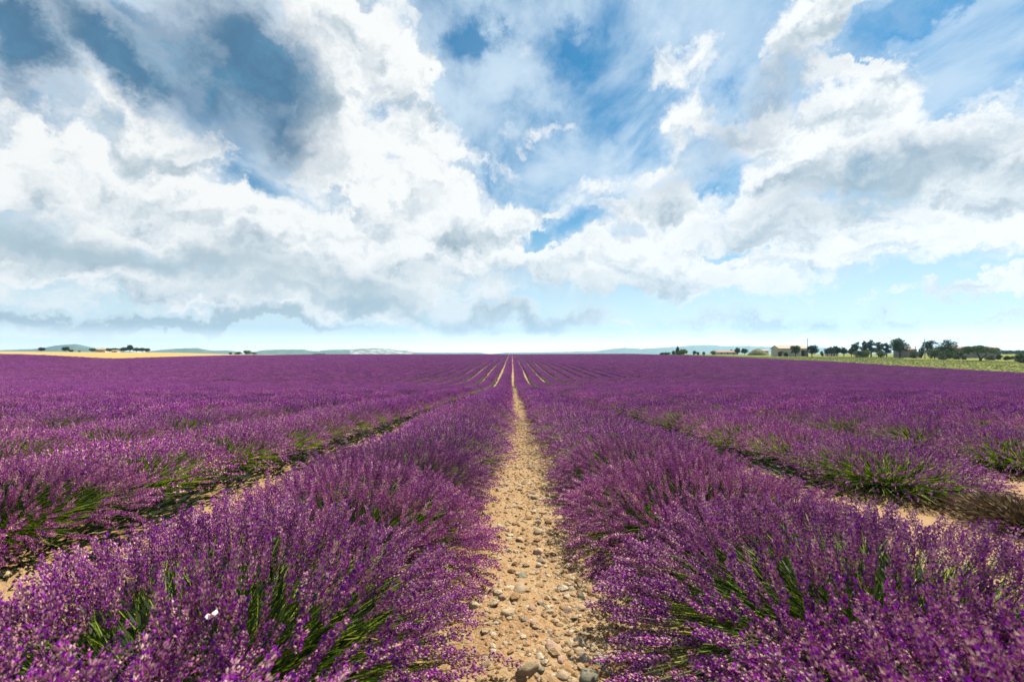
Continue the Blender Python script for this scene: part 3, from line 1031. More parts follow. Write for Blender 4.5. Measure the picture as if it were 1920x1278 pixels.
counts = {}
snail_seats = []          # tips of the separate spikes, in the world
for k, x, y in sorted(indiv, key=lambda s: (s[0], s[2])):
    counts.setdefault(k, []).append((x, y))
GROUP = 'lavender bushes planted in rows'
spike_mesh = [mk_mesh('flower_spike', V, F, [m_flower], col=C) for V, F, C in T3]
stone_budget = 0
dead_xy = indiv[DEAD][1:]
for k in sorted(counts):
    side = 'right' if k >= 0 else 'left'
    rown = (k + 1) if k >= 0 else -k
    for i, (x, y) in enumerate(counts[k]):
        z = hz1(x, y)
        d = math.hypot(x, y)
        rz = math.pi * int(rr.integers(0, 2)) + rr.normal(0, .12)
        s = rr.uniform(.96, 1.05)
        sc = (s * rr.uniform(.98, 1.05) * (1.06 if k in (-1, 0) else 0.91), s * rr.uniform(.98, 1.08), s * rr.uniform(.95, 1.06))
        lab = 'purple lavender bush, %s from the camera in the %s row %s of the path' % (ordinal(i + 1), ordinal(rown), side)
        if (x, y) == dead_xy:
            e = empty('dead_lavender_bush', (x, y, z), 0.4, (0.62, 0.62, 0.60))
            tag(e, 'dried brown leafless lavender bush in the second row right of the path', 'bush')
            g2 = np.random.default_rng(9)
            base, ctrl, tip, ax, fl = bush_plan(g2, 1500, 0)
            tip = tip * g2.uniform(.55, 1.0, len(tip))[:, None]
            v, f, c = ribbons(base, ctrl * 0.9, tip, 0.0028, 4, g2, 3)
            ob('stems', mk_mesh('stems', v, f, [m_dry], col=c), e)
            v, f, c = leaves(g2, 1500, 0.9)
            ob('foliage', mk_mesh('foliage', v, f, [m_dry], col=c), e)
            continue
        e = empty('lavender_bush', (x, y, z), rz, sc)
        tag(e, lab, 'lavender bush', GROUP)
        if k in (-1, 0) and i < 2:                     # the four nearest: 300 spikes each of their own
            g2 = np.random.default_rng(500 + k * 10 + i)
            M = Matrix.LocRotScale(Vector((x, y, z)), Euler((0, 0, rz)), Vector(sc))
            pt = np.array(M.inverted() @ Vector((0, 0.35, 1.0)))
            parts = make_parts(g2, 2, 1600, 500, (300, pt), False)
            mf, ms, ml = to_meshes(parts)
            o = ob('flower_spikes', mf, e); o['kind'] = 'stuff'
            ob('stems', ms, e); ob('foliage', ml, e)
            taken, tip, ax, L, Wd = parts[3]
            for q, t_ in enumerate(taken):
                so = bpy.data.objects.new('flower_spike', spike_mesh[q % 6])
                so.parent = e
                so.location = tip[t_]
                so.rotation_mode = 'QUATERNION'
                so.rotation_quaternion = Vector(ax[t_]).to_track_quat('Z', 'Y')
                so.scale = (Wd[t_], Wd[t_], L[t_])
                COL.objects.link(so)
                snail_seats.append(np.array(M @ Vector(tip[t_] + ax[t_] * L[t_] * 0.9)))
        else:
            src = (P2 if k in (-1, 0) else V2) if d < 4.6 else ((P1 if k in (-1, 0) else V1) if d < 11 else (P0 if k in (-1, 0) else V0))
            mf, ms, ml = src[int(rr.integers(0, len(src)))]
            o = ob('flower_spikes', mf, e)
            if d < 11: o['kind'] = 'stuff'
            ob('stems', ms, e); ob('foliage', ml, e)

# ---- all further plants: one object, geometry nodes put a plant on each point
def hull(rg, s=0.80, nu=14, nv=6, shade_skirt=True):
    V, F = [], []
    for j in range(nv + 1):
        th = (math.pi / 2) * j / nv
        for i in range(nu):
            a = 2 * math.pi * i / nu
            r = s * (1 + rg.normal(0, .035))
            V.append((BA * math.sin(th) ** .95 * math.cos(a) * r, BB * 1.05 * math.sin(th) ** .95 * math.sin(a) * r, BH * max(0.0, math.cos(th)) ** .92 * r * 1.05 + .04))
    for i in range(nu):                      # the low skirt added on the soil, furrow shade put into its colour
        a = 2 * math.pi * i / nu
        r = (1.48 if shade_skirt else 1.0) * (1 + rg.normal(0, .03))
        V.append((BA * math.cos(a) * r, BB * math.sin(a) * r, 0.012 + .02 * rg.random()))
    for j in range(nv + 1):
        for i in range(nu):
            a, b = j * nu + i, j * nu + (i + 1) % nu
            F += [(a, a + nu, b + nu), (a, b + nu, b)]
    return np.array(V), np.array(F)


protos = bpy.data.collections.new('lavender_plants_by_distance')      # not linked: only the source of the instances
NV = 4
for lev in range(4):           # 0, 1: nearer and farther plants; 2, 3: the same beside the path, without a skirt
    bare, lev_ = lev >= 2, lev % 2
    for v in range(NV):
        g2 = np.random.default_rng(800 + lev * 10 + v)
        n = 1900 if lev_ == 0 else 600
        base, ctrl, tip, ax, fl = bush_plan(g2, n, 60 if lev_ == 0 else 0, 0.6, .80, .92, .22)
        sel = np.where(fl)[0]
        N = len(tip)
        mul = 1.0 if lev_ == 0 else 1.6
        L = g2.uniform(.06, .10, N) * (1.1 if lev_ == 0 else 1.45); Wd = g2.uniform(.065, .090, N) * mul
        gs = np.clip(g2.normal(0.5, 0.28, N), 0, 1)
        fV, fF, fC = lay_templates(T0, tip[sel] - ax[sel] * 0.02, ax[sel], L[sel], Wd[sel], g2, gs[sel])
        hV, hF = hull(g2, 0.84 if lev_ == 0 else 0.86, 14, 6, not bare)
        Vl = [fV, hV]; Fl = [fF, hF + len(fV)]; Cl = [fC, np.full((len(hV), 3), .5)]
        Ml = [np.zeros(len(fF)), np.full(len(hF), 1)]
        if lev_ == 0:
            gsel = ~fl
            sV, sF, sC = ribbons(base[gsel], ctrl[gsel], tip[gsel] * 1.12, 0.008, 1, g2, 2)
            nb = len(fV) + len(hV)
            Vl.append(sV); Fl.append(sF + nb); Cl.append(sC); Ml.append(np.full(len(sF), 2))
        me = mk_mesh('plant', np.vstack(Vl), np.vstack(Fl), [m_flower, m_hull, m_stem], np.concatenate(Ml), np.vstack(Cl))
        protos.objects.link(bpy.data.objects.new('plant_%d%d' % (lev, v), me))


def scatter_group(name, coll):
    ng = bpy.data.node_groups.new(name, 'GeometryNodeTree')
    ng.interface.new_socket('Geometry', in_out='INPUT', socket_type='NodeSocketGeometry')
    ng.interface.new_socket('Geometry', in_out='OUTPUT', socket_type='NodeSocketGeometry')
    gi, go = ng.nodes.new('NodeGroupInput'), ng.nodes.new('NodeGroupOutput')
    ci = ng.nodes.new('GeometryNodeCollectionInfo')
    ci.inputs['Collection'].default_value = coll
    ci.inputs['Separate Children'].default_value = True
    ci.inputs['Reset Children'].default_value = True
    ip = ng.nodes.new('GeometryNodeInstanceOnPoints')
    ip.inputs['Pick Instance'].default_value = True

    def attr(n, ty):
        a = ng.nodes.new('GeometryNodeInputNamedAttribute'); a.data_type = ty
        a.inputs['Name'].default_value = n
        return a.outputs['Attribute']
    L = ng.links.new
    L(gi.outputs[0], ip.inputs['Points']); L(ci.outputs[0], ip.inputs['Instance'])
    L(attr('plant', 'INT'), ip.inputs['Instance Index'])
    L(attr('turn', 'FLOAT_VECTOR'), ip.inputs['Rotation'])
    L(attr('size', 'FLOAT_VECTOR'), ip.inputs['Scale'])
    L(ip.outputs[0], go.inputs[0])
    return ng


def scatter(name, pts, pick, turn, size, coll):
    me = bpy.data.meshes.new(name)
    me.vertices.add(len(pts)); me.vertices.foreach_set('co', np.asarray(pts, dtype=np.float32).ravel())
    a = me.attributes.new('plant', 'INT', 'POINT'); a.data.foreach_set('value', np.asarray(pick, dtype=np.int32))
    for nm, arr in (('turn', turn), ('size', size)):
        a = me.attributes.new(nm, 'FLOAT_VECTOR', 'POINT'); a.data.foreach_set('vector', np.asarray(arr, dtype=np.float32).ravel())
    me.update()
    o = ob(name, me)
    md = o.modifiers.new('plants', 'NODES')
    md.node_group = scatter_group(name + '_nodes', coll)
    return o


ra = np.array([(x, y) for k, x, y in rest])
dd = np.hypot(ra[:, 0], ra[:, 1])
g2 = np.random.default_rng(42)
nR = len(ra)
# thin or missing plants here and there
patch = fbm(ra[:, 0] * 0.10, ra[:, 1] * 0.05, 3, 61)
alive = (g2.random(nR) > 0.012) & ~((patch < -0.30) & (g2.random(nR) < .25))
ra, dd = ra[alive], dd[alive]; nR = len(ra); patch = patch[alive]
lev = np.where(dd < 75, 0, 1)
lev = lev + 2 * (np.abs(ra[:, 0] - PC) < 2)
pick = lev * NV + g2.integers(0, NV, nR)
turn = np.zeros((nR, 3)); turn[:, 2] = g2.integers(0, 2, nR) * math.pi + g2.normal(0, .12, nR)
sz = g2.uniform(.92, 1.06, nR)
size = np.stack([sz * np.where(np.abs(ra[:, 0] - PC) < 2, 1.07 + .09 * np.clip((dd - 70) / 40, 0, 1), 0.91 + .07 * np.clip((dd - 90) / 60, 0, 1)), sz * 1.06, sz * g2.uniform(.90, 1.06, nR) * (1 + patch * .25)], 1)
pts = np.stack([ra[:, 0], ra[:, 1], height(ra[:, 0], ra[:, 1])], 1)
o = scatter('lavender_rows', pts, pick, turn, size, protos)
tag(o, 'long purple rows of lavender running back to the horizon', 'lavender rows', kind='stuff')

# ------------------------------------------------------------------ stones and gravel
def icos(sub):
    import bmesh
    bm = bmesh.new(); bmesh.ops.create_icosphere(bm, subdivisions=sub, radius=1.0)
    V = np.array([v.co[:] for v in bm.verts]); F = np.array([[v.index for v in f.verts] for f in bm.faces])
    bm.free(); return V, F


IC3, IC2, IC1 = icos(3), icos(2), icos(1)


def lump(V, rg, amp, facets=0):
    V = V.copy()
    for _ in range(5):
        d = rg.normal(0, 1, 3); d /= np.linalg.norm(d)
        V += V * (np.maximum(0, V @ d) ** 2)[:, None] * rg.uniform(-amp, amp)
    for _ in range(facets):                       # chop flat faces
        d = rg.normal(0, 1, 3); d /= np.linalg.norm(d)
        lim = rg.uniform(.50, .82)
        over = np.maximum(0, V @ d - lim)
        V -= over[:, None] * d * 0.9
    return V


stone_meshes = {}
rs = np.random.default_rng(31)
for key, m in m_st.items():
    stone_meshes[key] = [mk_mesh('stone', lump(IC3[0], rs, .22, f), IC3[1], [m], smooth=True) for f in (4, 8, 12, 16)]
small_meshes = {key: [mk_mesh('stone', lump(IC2[0], rs, .28, f), IC2[1], [m], smooth=False) for f in (6, 9, 13)] for key, m in m_st.items()}


def put_stone(x, y, r, flat, key, parent, rot=None, big=False, asp=1.0):
    src = (stone_meshes if big else small_meshes)[key]
    o = bpy.data.objects.new('stone', src[int(rs.integers(0, len(src)))])
    o.scale = (r, r * asp, r * flat)
    o.rotation_euler = (rs.normal(0, .22), rs.normal(0, .22), rs.uniform(0, 6.28) if rot is None else rot)
    o.location = (x, y, float(surf(x, y)[0]) + r * flat * 0.22)
    o.parent = parent
    COL.objects.link(o)


# the stones one can pick out: x, y, width, height in a 3.057x enlargement of the photo from (860, 860)
BIG = [(352, 735, 104, 95, 'tan'), (292, 715, 62, 72, 'white'), (367, 650, 50, 48, 'olive'), (90, 835, 76, 72, 'white'), (187, 840, 58, 66, 'tan'),
       (290, 903, 106, 50, 'tan'), (520, 878, 66, 46, 'white'), (430, 870, 62, 54, 'pink'), (467, 830, 50, 40, 'grey'), (375, 942, 50, 40, 'grey'),
       (430, 968, 62, 42, 'pink'), (452, 365, 56, 44, 'white'), (455, 425, 66, 44, 'tan'), (287, 457, 46, 38, 'tan'), (352, 460, 60, 38, 'tan'),
       (280, 520, 60, 38, 'white'), (455, 530, 80, 42, 'pink'), (475, 580, 76, 38, 'tan'), (457, 601, 46, 28, 'white'), (550, 568, 50, 30, 'pink'),
       (590, 552, 42, 22, 'brown'), (637, 595, 42, 40, 'white'), (675, 598, 44, 50, 'white'), (706, 580, 32, 50, 'white'), (545, 1088, 86, 92, 'pink'),
       (468, 1162, 58, 84, 'white'), (585, 1162, 55, 86, 'pink'), (590, 1252, 70, 64, 'tan'), (742, 1242, 112, 84, 'olive'), (820, 1152, 76, 92, 'olive'),
       (715, 1157, 64, 56, 'grey'), (693, 1112, 80, 50, 'tan'), (716, 1052, 52, 66, 'white'), (770, 1052, 44, 62, 'tan'), (617, 1100, 40, 40, 'olive'),
       (640, 1046, 46, 46, 'white'), (680, 1028, 50, 42, 'grey'), (645, 990, 66, 36, 'white'), (190, 1160, 50, 40, 'tan'), (268, 1082, 40, 50, 'tan'),
       (155, 1190, 70, 92, 'tan'), (620, 780, 40, 38, 'white'), (645, 737, 60, 34, 'white'), (597, 830, 42, 70, 'tan'), (692, 855, 60, 42, 'tan'),
       (627, 870, 62, 40, 'pink'), (615, 927, 50, 42, 'brown'), (662, 905, 42, 42, 'tan'), (475, 1242, 46, 40, 'olive'), (445, 225, 70, 44, 'tan'),
       (515, 230, 52, 38, 'tan'), (230, 395, 52, 28, 'white'), (205, 440, 40, 16, 'white'), (180, 700, 44, 60, 'tan'), (550, 790, 36, 36, 'tan'),
       (730, 960, 50, 44, 'brown'), (700, 990, 46, 40, 'tan'), (850, 1230, 60, 52, 'white'), (780, 1200, 40, 50, 'brown'), (665, 1075, 50, 26, 'tan'),
       (135, 905, 40, 30, 'white'), (160, 885, 34, 28, 'tan'), (285, 822, 40, 36, 'tan'), (320, 822, 40, 26, 'white'), (250, 800, 70, 30, 'pink'),
       (190, 755, 50, 28, 'pink'), (495, 605, 34, 22, 'white'), (350, 155, 40, 30, 'tan'), (270, 155, 40, 26, 'tan'), (330, 60, 36, 22, 'tan'),
       (390, 1265, 150, 26, 'tan'), (610, 1215, 40, 34, 'pink'), (655, 1150, 30, 40, 'white'), (880, 1180, 50, 40, 'brown'), (530, 1030, 30, 34, 'white')]
cells = []
for bx, by, bw, bh, key in BIG:
    px, py = 860 + bx / 3.057, 860 + (by + bh * 0.18) / 3.057
    gx_, gy_ = ground_at(px, py)
    d = math.sqrt(gx_ ** 2 + gy_ ** 2 + 1)
    r = bw / 3.057 / FPX * d * 0.5 * 0.93
    # an upright look in the picture comes from plan length seen at a slant
    slant = max(0.35, 1.0 / d)
    asp = min(1.5, max(0.6, bh / bw / (slant + .35)))
    put_stone(gx_, gy_, r, 0.62, key, path, rot=rs.normal(0, .35), big=True, asp=asp)
    cells.append((gx_, gy_, r))
nst = len(BIG)
keys = ['tan'] * 9 + ['white'] * 4 + ['pink'] * 4 + ['brown'] * 2 + ['olive', 'grey']
# smaller single stones on the path, crowding towards its right edge close to the camera
tries = 0
while nst < 300 and tries < 20000:
    tries += 1
    y = 1.15 + 7.5 * rs.random() ** 1.9
    x = PC + (rs.uniform(-.33, .48) if rs.random() < .45 else np.clip(rs.normal(.30, .13), -.3, .55))
    r = float(np.clip(rs.lognormal(math.log(.0125), .35), .007, .028)) * (1 + .06 * y)
    if any((x - a) ** 2 + (y - b) ** 2 < (r + c) ** 2 * .8 for a, b, c in cells): continue
    cells.append((x, y, r))
    put_stone(x, y, r, rs.uniform(.45, .8), keys[int(rs.integers(0, len(keys)))], path, asp=rs.uniform(.6, .95))
    nst += 1
# the furrow left of the first left-hand row, where bare stony ground shows
nl = 0
while nl < 130:
    y = rs.uniform(1.3, 4.2); x = PC - SP + rs.normal(0, .26)
    r = float(np.clip(rs.lognormal(math.log(.022), .4), .010, .055))
    if any((x - a) ** 2 + (y - b) ** 2 < (r + c) ** 2 * .7 for a, b, c in cells): continue
    cells.append((x, y, r))
    put_stone(x, y, r, rs.uniform(.35, .6), keys[int(rs.integers(0, len(keys)))], ground, big=True, asp=rs.uniform(.6, .95))
    nl += 1


def gravel(name, xs, ys, rad, parent):
    n = len(xs)
    Vt, Ft = IC1
    Vs = Vt[None] * (1 + rs.uniform(-.35, .25, (n, len(Vt), 1)))
    sc = np.stack([rad, rad * rs.uniform(.55, 1, n), rad * rs.uniform(.35, .75, n)], 1)
    Vs = Vs * sc[:, None]
    a = rs.uniform(0, 6.28, n); ca, sa = np.cos(a)[:, None], np.sin(a)[:, None]
    X = Vs[..., 0] * ca - Vs[..., 1] * sa; Y = Vs[..., 0] * sa + Vs[..., 1] * ca
    V = np.stack([X + xs[:, None], Y + ys[:, None], Vs[..., 2] + (surf(xs, ys) + sc[:, 2] * .25)[:, None]], -1).reshape(-1, 3)
    F = (Ft[None] + (np.arange(n) * len(Vt))[:, None, None]).reshape(-1, 3)
    C = np.zeros((n, len(Vt), 3)); C[:, :, 1] = np.clip(rs.normal(.5, .27, n), 0, 1)[:, None]
    o = ob(name, mk_mesh(name, V, F, [m_gravel], col=C.reshape(-1, 3)), parent)
    o['kind'] = 'stuff'
    return o


n1 = 34000
yy = 1.1 + 11 * rs.random(n1) ** 2.0
xx = np.where(rs.random(n1) < .6, rs.uniform(-.55, .62, n1), rs.normal(.32, .16, n1)) + PC - 0.0
xx = np.clip(xx, PC - .68, PC + .68)
gravel('gravel', xx, yy, np.clip(rs.lognormal(math.log(.0042), .45, n1), .002, .013) * (1 + .10 * yy), path)
n2 = 7000
yy = 10 + 50 * rs.random(n2) ** 1.4
gravel('gravel', rs.uniform(-.6, .6, n2) + PC, yy, rs.uniform(.012, .03, n2), path)
n4 = 9000
yy = 1.1 + 9 * rs.random(n4) ** 1.7
xx = np.clip(np.where(rs.random(n4) < .5, rs.uniform(-.5, .6, n4), rs.normal(.30, .14, n4)), -.6, .62) + PC
gravel('gravel', xx, yy, np.clip(rs.lognormal(math.log(.0105), .38, n4), .006, .028) * (1 + .05 * yy), path)
n3 = 5000
kk = rs.choice([-3, -2, -1, 1, 2, 3], n3, p=[.08, .12, .45, .15, .12, .08])
yy = rs.uniform(1.0, 9, n3)
gravel('gravel', PC + SP * kk + rs.normal(0, .3, n3), yy, np.clip(rs.lognormal(math.log(.008), .5, n3), .003, .022), ground)

# ------------------------------------------------------------------ trees, bushes, buildings, poles
def spot(px, Y):
    d = pdir(px, 660); x = d[0] / d[1] * Y
    return x, hz1(x, Y)


def top_h(px, py, Y, z):
    d = pdir(px, py)
    return 1.0 + d[2] / d[1] * Y - z


def leaf_cloud(rg, centers, radii, n, size):
    """leaf-sized faces spread through several ellipsoid clumps"""
    w_ = np.array([r[0] * r[1] * r[2] for r in radii]) ** .67; w_ /= w_.sum()
    pk = rg.choice(len(centers), n, p=w_)
    d = rg.normal(0, 1, (n, 3)); d /= np.linalg.norm(d, axis=1)[:, None]
    rad = rg.uniform(0.35, 1.0, n) ** .5
    wob = 1 + .22 * np.sin(d[:, 0] * 5 + pk) * np.cos(d[:, 2] * 4 + pk * 2)
    p = np.array(centers)[pk] + d * np.array(radii)[pk] * (rad * wob)[:, None]
    a = rg.normal(0, 1, (n, 3)); a /= np.linalg.norm(a, axis=1)[:, None]
    U, W = rot_basis(a)
    s = (size * rg.uniform(.5, 1.3, n))[:, None]
    V = np.stack([p - U * s, p + W * s * .6, p + U * s, p - W * s * .6], 1).reshape(-1, 3)
    F = (np.array([(0, 1, 2), (0, 2, 3)])[None] + (np.arange(n) * 4)[:, None, None]).reshape(-1, 3)
    C = np.zeros((n, 4, 3)); C[:, :, 1] = np.clip(rg.normal(.5, .25, n) + .12 * (pk % 3 - 1), 0, 1)[:, None]
    return V, F, C.reshape(-1, 3)


def plant(px, top, wpx, Y, kind, label, name='tree', cat='tree', group=None, style='round', seed=0, n=1400):
    rg = np.random.default_rng(1000 + int(px) * 7 + seed)
    x, z = spot(px, Y)
    H = max(0.5, top_h(px, top, Y, z))
    Wd = wpx / FPX * Y
    e = empty(name, (x, Y, z - 0.05), rg.uniform(-.2, .2))
    tag(e, label, cat, group)
    R_ = Wd / 2
    cs, rd = [], []
    tr = Soup()
    if style == 'round':
        tb = 0.22 * H if H > 2.2 else 0.02
        ch = (H - tb)
        for _ in range(9):
            a, q = rg.uniform(0, 6.28), rg.uniform(0, .55)
            f = rg.uniform(.30, .82)
            cs.append((math.cos(a) * R_ * q, math.sin(a) * R_ * q, tb + ch * f)); rd.append((R_ * .48, R_ * .48, ch * .26))
        cs.append((0, 0, tb + ch * .45)); rd.append((R_ * .8, R_ * .8, ch * .40))
        tr.tube([(0, 0, 0), (0.02 * H, 0, H * .35), (0, 0.02 * H, H * .7)], [H * .035, H * .028, H * .012], 7)
        for k in range(5):
            a = rg.uniform(0, 6.28)
            tr.tube([(0, 0, H * .25), (math.cos(a) * R_ * .35, math.sin(a) * R_ * .35, H * .5), (math.cos(a) * R_ * .6, math.sin(a) * R_ * .6, H * .72)],
                    [H * .018, H * .012, H * .005], 5)
    elif style == 'pine':
        for k in range(6):
            f = .42 + .55 * k / 5
            rr_ = R_ * (1.0 - .55 * abs(f - .62) - (.35 if k == 5 else 0))
            for j in range(3):
                a = rg.uniform(0, 6.28)
                cs.append((math.cos(a) * rr_ * .5, math.sin(a) * rr_ * .5, H * (f - .04) + rg.uniform(-.03, .03) * H)); rd.append((rr_ * .60, rr_ * .60, H * .085))
        tr.tube([(0, 0, 0), (0.03 * H, 0, H * .5), (0, 0, H * .93)], [H * .035, H * .025, H * .008], 7)
        for k in range(7):
            a = rg.uniform(0, 6.28); f = rg.uniform(.4, .85)
            tr.tube([(0, 0, H * (f - .06)), (math.cos(a) * R_ * .6, math.sin(a) * R_ * .6, H * f)], [H * .012, H * .004], 5)
    elif style == 'cypress':
        for k in range(8):
            f = .08 + .86 * k / 7
            cs.append((rg.normal(0, .05) * R_, 0, H * f)); rr_ = R_ * math.sin(math.pi * (0.12 + .80 * (k / 7)) ** .8) * .95 + .1; rd.append((rr_, rr_, H * .09))
        tr.tube([(0, 0, 0), (0, 0, H * .9)], [H * .02, H * .005], 6)
    elif style == 'umbrella':
        for k in range(22):
            a, q = rg.uniform(0, 6.28), rg.uniform(0, .85) ** .7
            cs.append((math.cos(a) * R_ * q, math.sin(a) * R_ * q * .6, H * (.80 - .20 * q ** 2) + rg.uniform(-.07, .06) * H)); rd.append((R_ * .24, R_ * .24, H * .13))
        for k in range(6):
            a = 2 * math.pi * k / 6
            cs.append((math.cos(a) * R_ * .7, math.sin(a) * R_ * .4, H * .56)); rd.append((R_ * .25, R_ * .2, H * .08))
        tr.tube([(0, 0, 0), (0, 0, H * .16)], [H * .075, H * .06], 8)
        tr.tube([(0, 0, H * .12), (-.09 * R_, 0, H * .38), (-.22 * R_, 0, H * .7)], [H * .05, H * .035, H * .015], 7)
        tr.tube([(0, 0, H * .12), (.22 * R_, 0, H * .34), (.36 * R_, .05, H * .68)], [H * .05, H * .03, H * .012], 7)
        tr.tube([(-.09 * R_, 0, H * .36), (-.45 * R_, .1, H * .62)], [H * .025, H * .010], 6)
        tr.tube([(.24 * R_, 0, H * .38), (.62 * R_, .1, H * .60)], [H * .022, H * .010], 6)
    else:  # bush
        for _ in range(8):
            a, q = rg.uniform(0, 6.28), rg.uniform(0, .62)
            cs.append((math.cos(a) * R_ * q, math.sin(a) * R_ * q, H * rg.uniform(.25, .68))); rd.append((R_ * .45, R_ * .45, H * .30))
        for k in range(5):
            a = rg.uniform(0, 6.28)
            tr.tube([(0, 0, 0), (math.cos(a) * R_ * .4, math.sin(a) * R_ * .4, H * .6)], [H * .03, H * .01], 5)
    cs = [np.array(c) for c in cs]
    size = max(.05, min(.40, Y / FPX * 1.1)) * (1.0 if Y < 500 else .8)
    V, F, C = leaf_cloud(rg, cs, rd, n, size)
    V[:, 2] = np.maximum(V[:, 2], .03)
    ztop = V[:, 2].max(); V[:, 2] *= (H + .05) / ztop
    ob('crown', mk_mesh('crown', V, F, [m_cr[kind]], col=C), e)
    ob('trunk' if style != 'bush' else 'branches', tr.mesh('trunk', [m_bark], True), e)
    return e


# --- left side, beyond the wheat
YL = 395
plant(78, 650.5, 11, YL, 'dark', 'small lone round tree standing at the far left edge of the wheat field', seed=1)
plant(122, 649.5, 13, YL, 'dark', 'lone round dark tree in front of the big blue hill', seed=2)
plant(134, 655, 8, YL, 'dark', 'low dark bush just right of the lone round tree by the hill', 'bush', 'bush', style='bush', n=600)
plant(149, 656.6, 5, YL, 'dark', 'tiny bush between the lone round tree and the pale farmhouse', 'bush', 'bush', style='bush', n=300)
plant(174, 652.5, 13, YL - 6, 'green', 'green tree growing against the left end of the pale farmhouse', seed=3)
TG = 'dark trees of the copse beyond the wheat field'
for i, (px, tp, wd, lab) in enumerate([
        (206, 652.5, 15, 'leftmost tree of the dark copse beside the pale farmhouse'),
        (219, 652, 17, 'second tree from the left in the dark copse beyond the wheat'),
        (232, 650.5, 16, 'third tree from the left in the dark copse beyond the wheat'),
        (243.5, 646, 15, 'tallest tree of the dark copse beyond the wheat, rising above the rest'),
        (256, 651, 15, 'tree just right of the tallest one in the dark copse'),
        (267, 651.5, 15, 'second tree from the right end of the dark copse'),
        (276, 652.5, 11, 'tree at the right end of the dark copse beyond the wheat')]):
    plant(px, tp, wd, YL + (i % 3) * 4, 'dark' if i % 2 else 'green', lab, group=TG, seed=4)
BG = 'bushes at the right-hand tip of the wheat field'
plant(432, 660, 9, 395, 'dark', 'small dark bush leftmost at the right-hand tip of the wheat field', 'bush', 'bush', BG, 'bush', n=500)
plant(446, 659, 15, 395, 'green', 'mid green bush second from left at the tip of the wheat field', 'bush', 'bush', BG, 'bush', n=700)
plant(462, 656, 18, 393, 'bright', 'yellow-green bush, tallest at the right-hand tip of the wheat field', 'bush', 'bush', BG, 'bush', n=900)
plant(476, 659.5, 15, 396, 'bright', 'rightmost low yellow-green bush at the tip of the wheat field', 'bush', 'bush', BG, 'bush', n=700)
plant(598, 662.3, 26, 390, 'green', 'low wide green bush on the lavender skyline below the rocky hill', 'bush', 'bush', None, 'bush', n=700)


def house(name, cat, label, px0, px1, eave, ridgey, Y, depth, mw, mr, windows=(), doors=(), hip=False, group=None, extra=None):
    """a gabled building facing the camera; px in photo pixels, heights from eave / ridge rows"""
    x0, x1 = spot(px0, Y)[0], spot(px1, Y)[0]
    z = min(hz1(x0, Y), hz1(x1, Y), hz1((x0 + x1) / 2, Y))
    W = x1 - x0
    He = top_h(px0, eave, Y, z); Hr = top_h(px0, ridgey, Y, z)
    e = empty(name, ((x0 + x1) / 2, Y, z))
    tag(e, label, cat, group)
    s = Soup(); w2, d = W / 2, depth
    s.box((-w2, 0, -.4), (w2, d, He))
    for sx in (-1, 1):          # gable triangles
        s.add([(sx * w2, 0, He), (sx * w2, d, He), (sx * w2, d / 2, Hr - .05)], [(0, 1, 2)])
    wall = ob('wall', s.mesh('wall', [mw]), e)
    r = Soup(); o_, t_ = 0.35, .16
    ins = W * .14 if hip else 0
    for sg in (0, 1):
        ye = -o_ if sg == 0 else d + o_
        ze = He - .02
        A = [(-w2 - o_, ye, ze), (w2 + o_, ye, ze), (w2 + o_ - ins, d / 2, Hr), (-w2 - o_ + ins, d / 2, Hr)]
        B = [(a, b, c + t_) for a, b, c in A]
        V = A + B
        q = [(0, 1, 2, 3), (4, 7, 6, 5), (0, 4, 5, 1), (1, 5, 6, 2), (2, 6, 7, 3), (3, 7, 4, 0)]
        r.add(V, [t3 for a, b, c, d_ in q for t3 in ((a, b, c), (a, c, d_))])
    ob('roof', r.mesh('roof', [mr]), e)
    for (fx, fz, ww, wh) in windows:
        f = Soup(); cx = -w2 + W * fx; cz = He * fz
        f.box((cx - ww / 2 - .07, -.07, cz - .07), (cx + ww / 2 + .07, -.003, cz + wh + .07))
        fo = ob('window', f.mesh('window', [m_wood]), e)
        p = Soup(); p.box((cx - ww / 2, -.085, cz), (cx + ww / 2, -.072, cz + wh))
        ob('pane', p.mesh('pane', [m_window]), fo)
    for (fx, ww, fh, m) in doors:
        f = Soup(); cx = -w2 + W * fx
        f.box((cx - ww / 2, -.05, -.3), (cx + ww / 2, -.003, He * fh))
        ob('door', f.mesh('door', [m]), e)
    return e, W, He, Hr


house('farmhouse', 'house', 'pale farmhouse beyond the wheat field with a low clay roof', 177, 197, 655.3, 652.3, YL + 4, 6, m_whitewall, m_roof,
      [(.35, .45, .8, .6), (.72, .45, .8, .6)], [(.55, .8, .6, m_wood)])
house('shed', 'shed', 'tiny pale shed half hidden in front of the dark copse', 210, 220, 657.2, 656.2, YL - 8, 3, m_whitewall, m_roof, [], [(.5, .7, .7, m_wood)])

# --- right side, behind the green field
YR = 300
plant(1240, 660.3, 9, YR, 'dark', 'low dark bush leftmost at the edge of the green field', 'bush', 'bush', style='bush', n=500)
plant(1250, 659, 13, YR, 'green', 'low green bush second from the left at the green field edge', 'bush', 'bush', style='bush', n=600)
plant(1264, 656.5, 9, YR - 3, 'bright', 'small yellow-green bush at the foot of the dark cypress', 'bush', 'bush', style='bush', n=600)
plant(1270.5, 648.5, 7, YR, 'dark', 'narrow dark cypress rising behind the round bush', 'cypress_tree', 'tree', style='cypress', n=900)
plant(1281, 653.5, 20, YR - 5, 'bright', 'round bright green tree right of the dark cypress', seed=2, style='bush')
plant(1302, 656.7, 9, YR, 'dark', 'small dark tree right of the round bright green one', style='bush', n=600, name='bush', cat='bush')
plant(1309, 659, 5, YR, 'dark', 'tiny dark bush touching the small dark one', style='bush', n=300, name='bush', cat='bush')
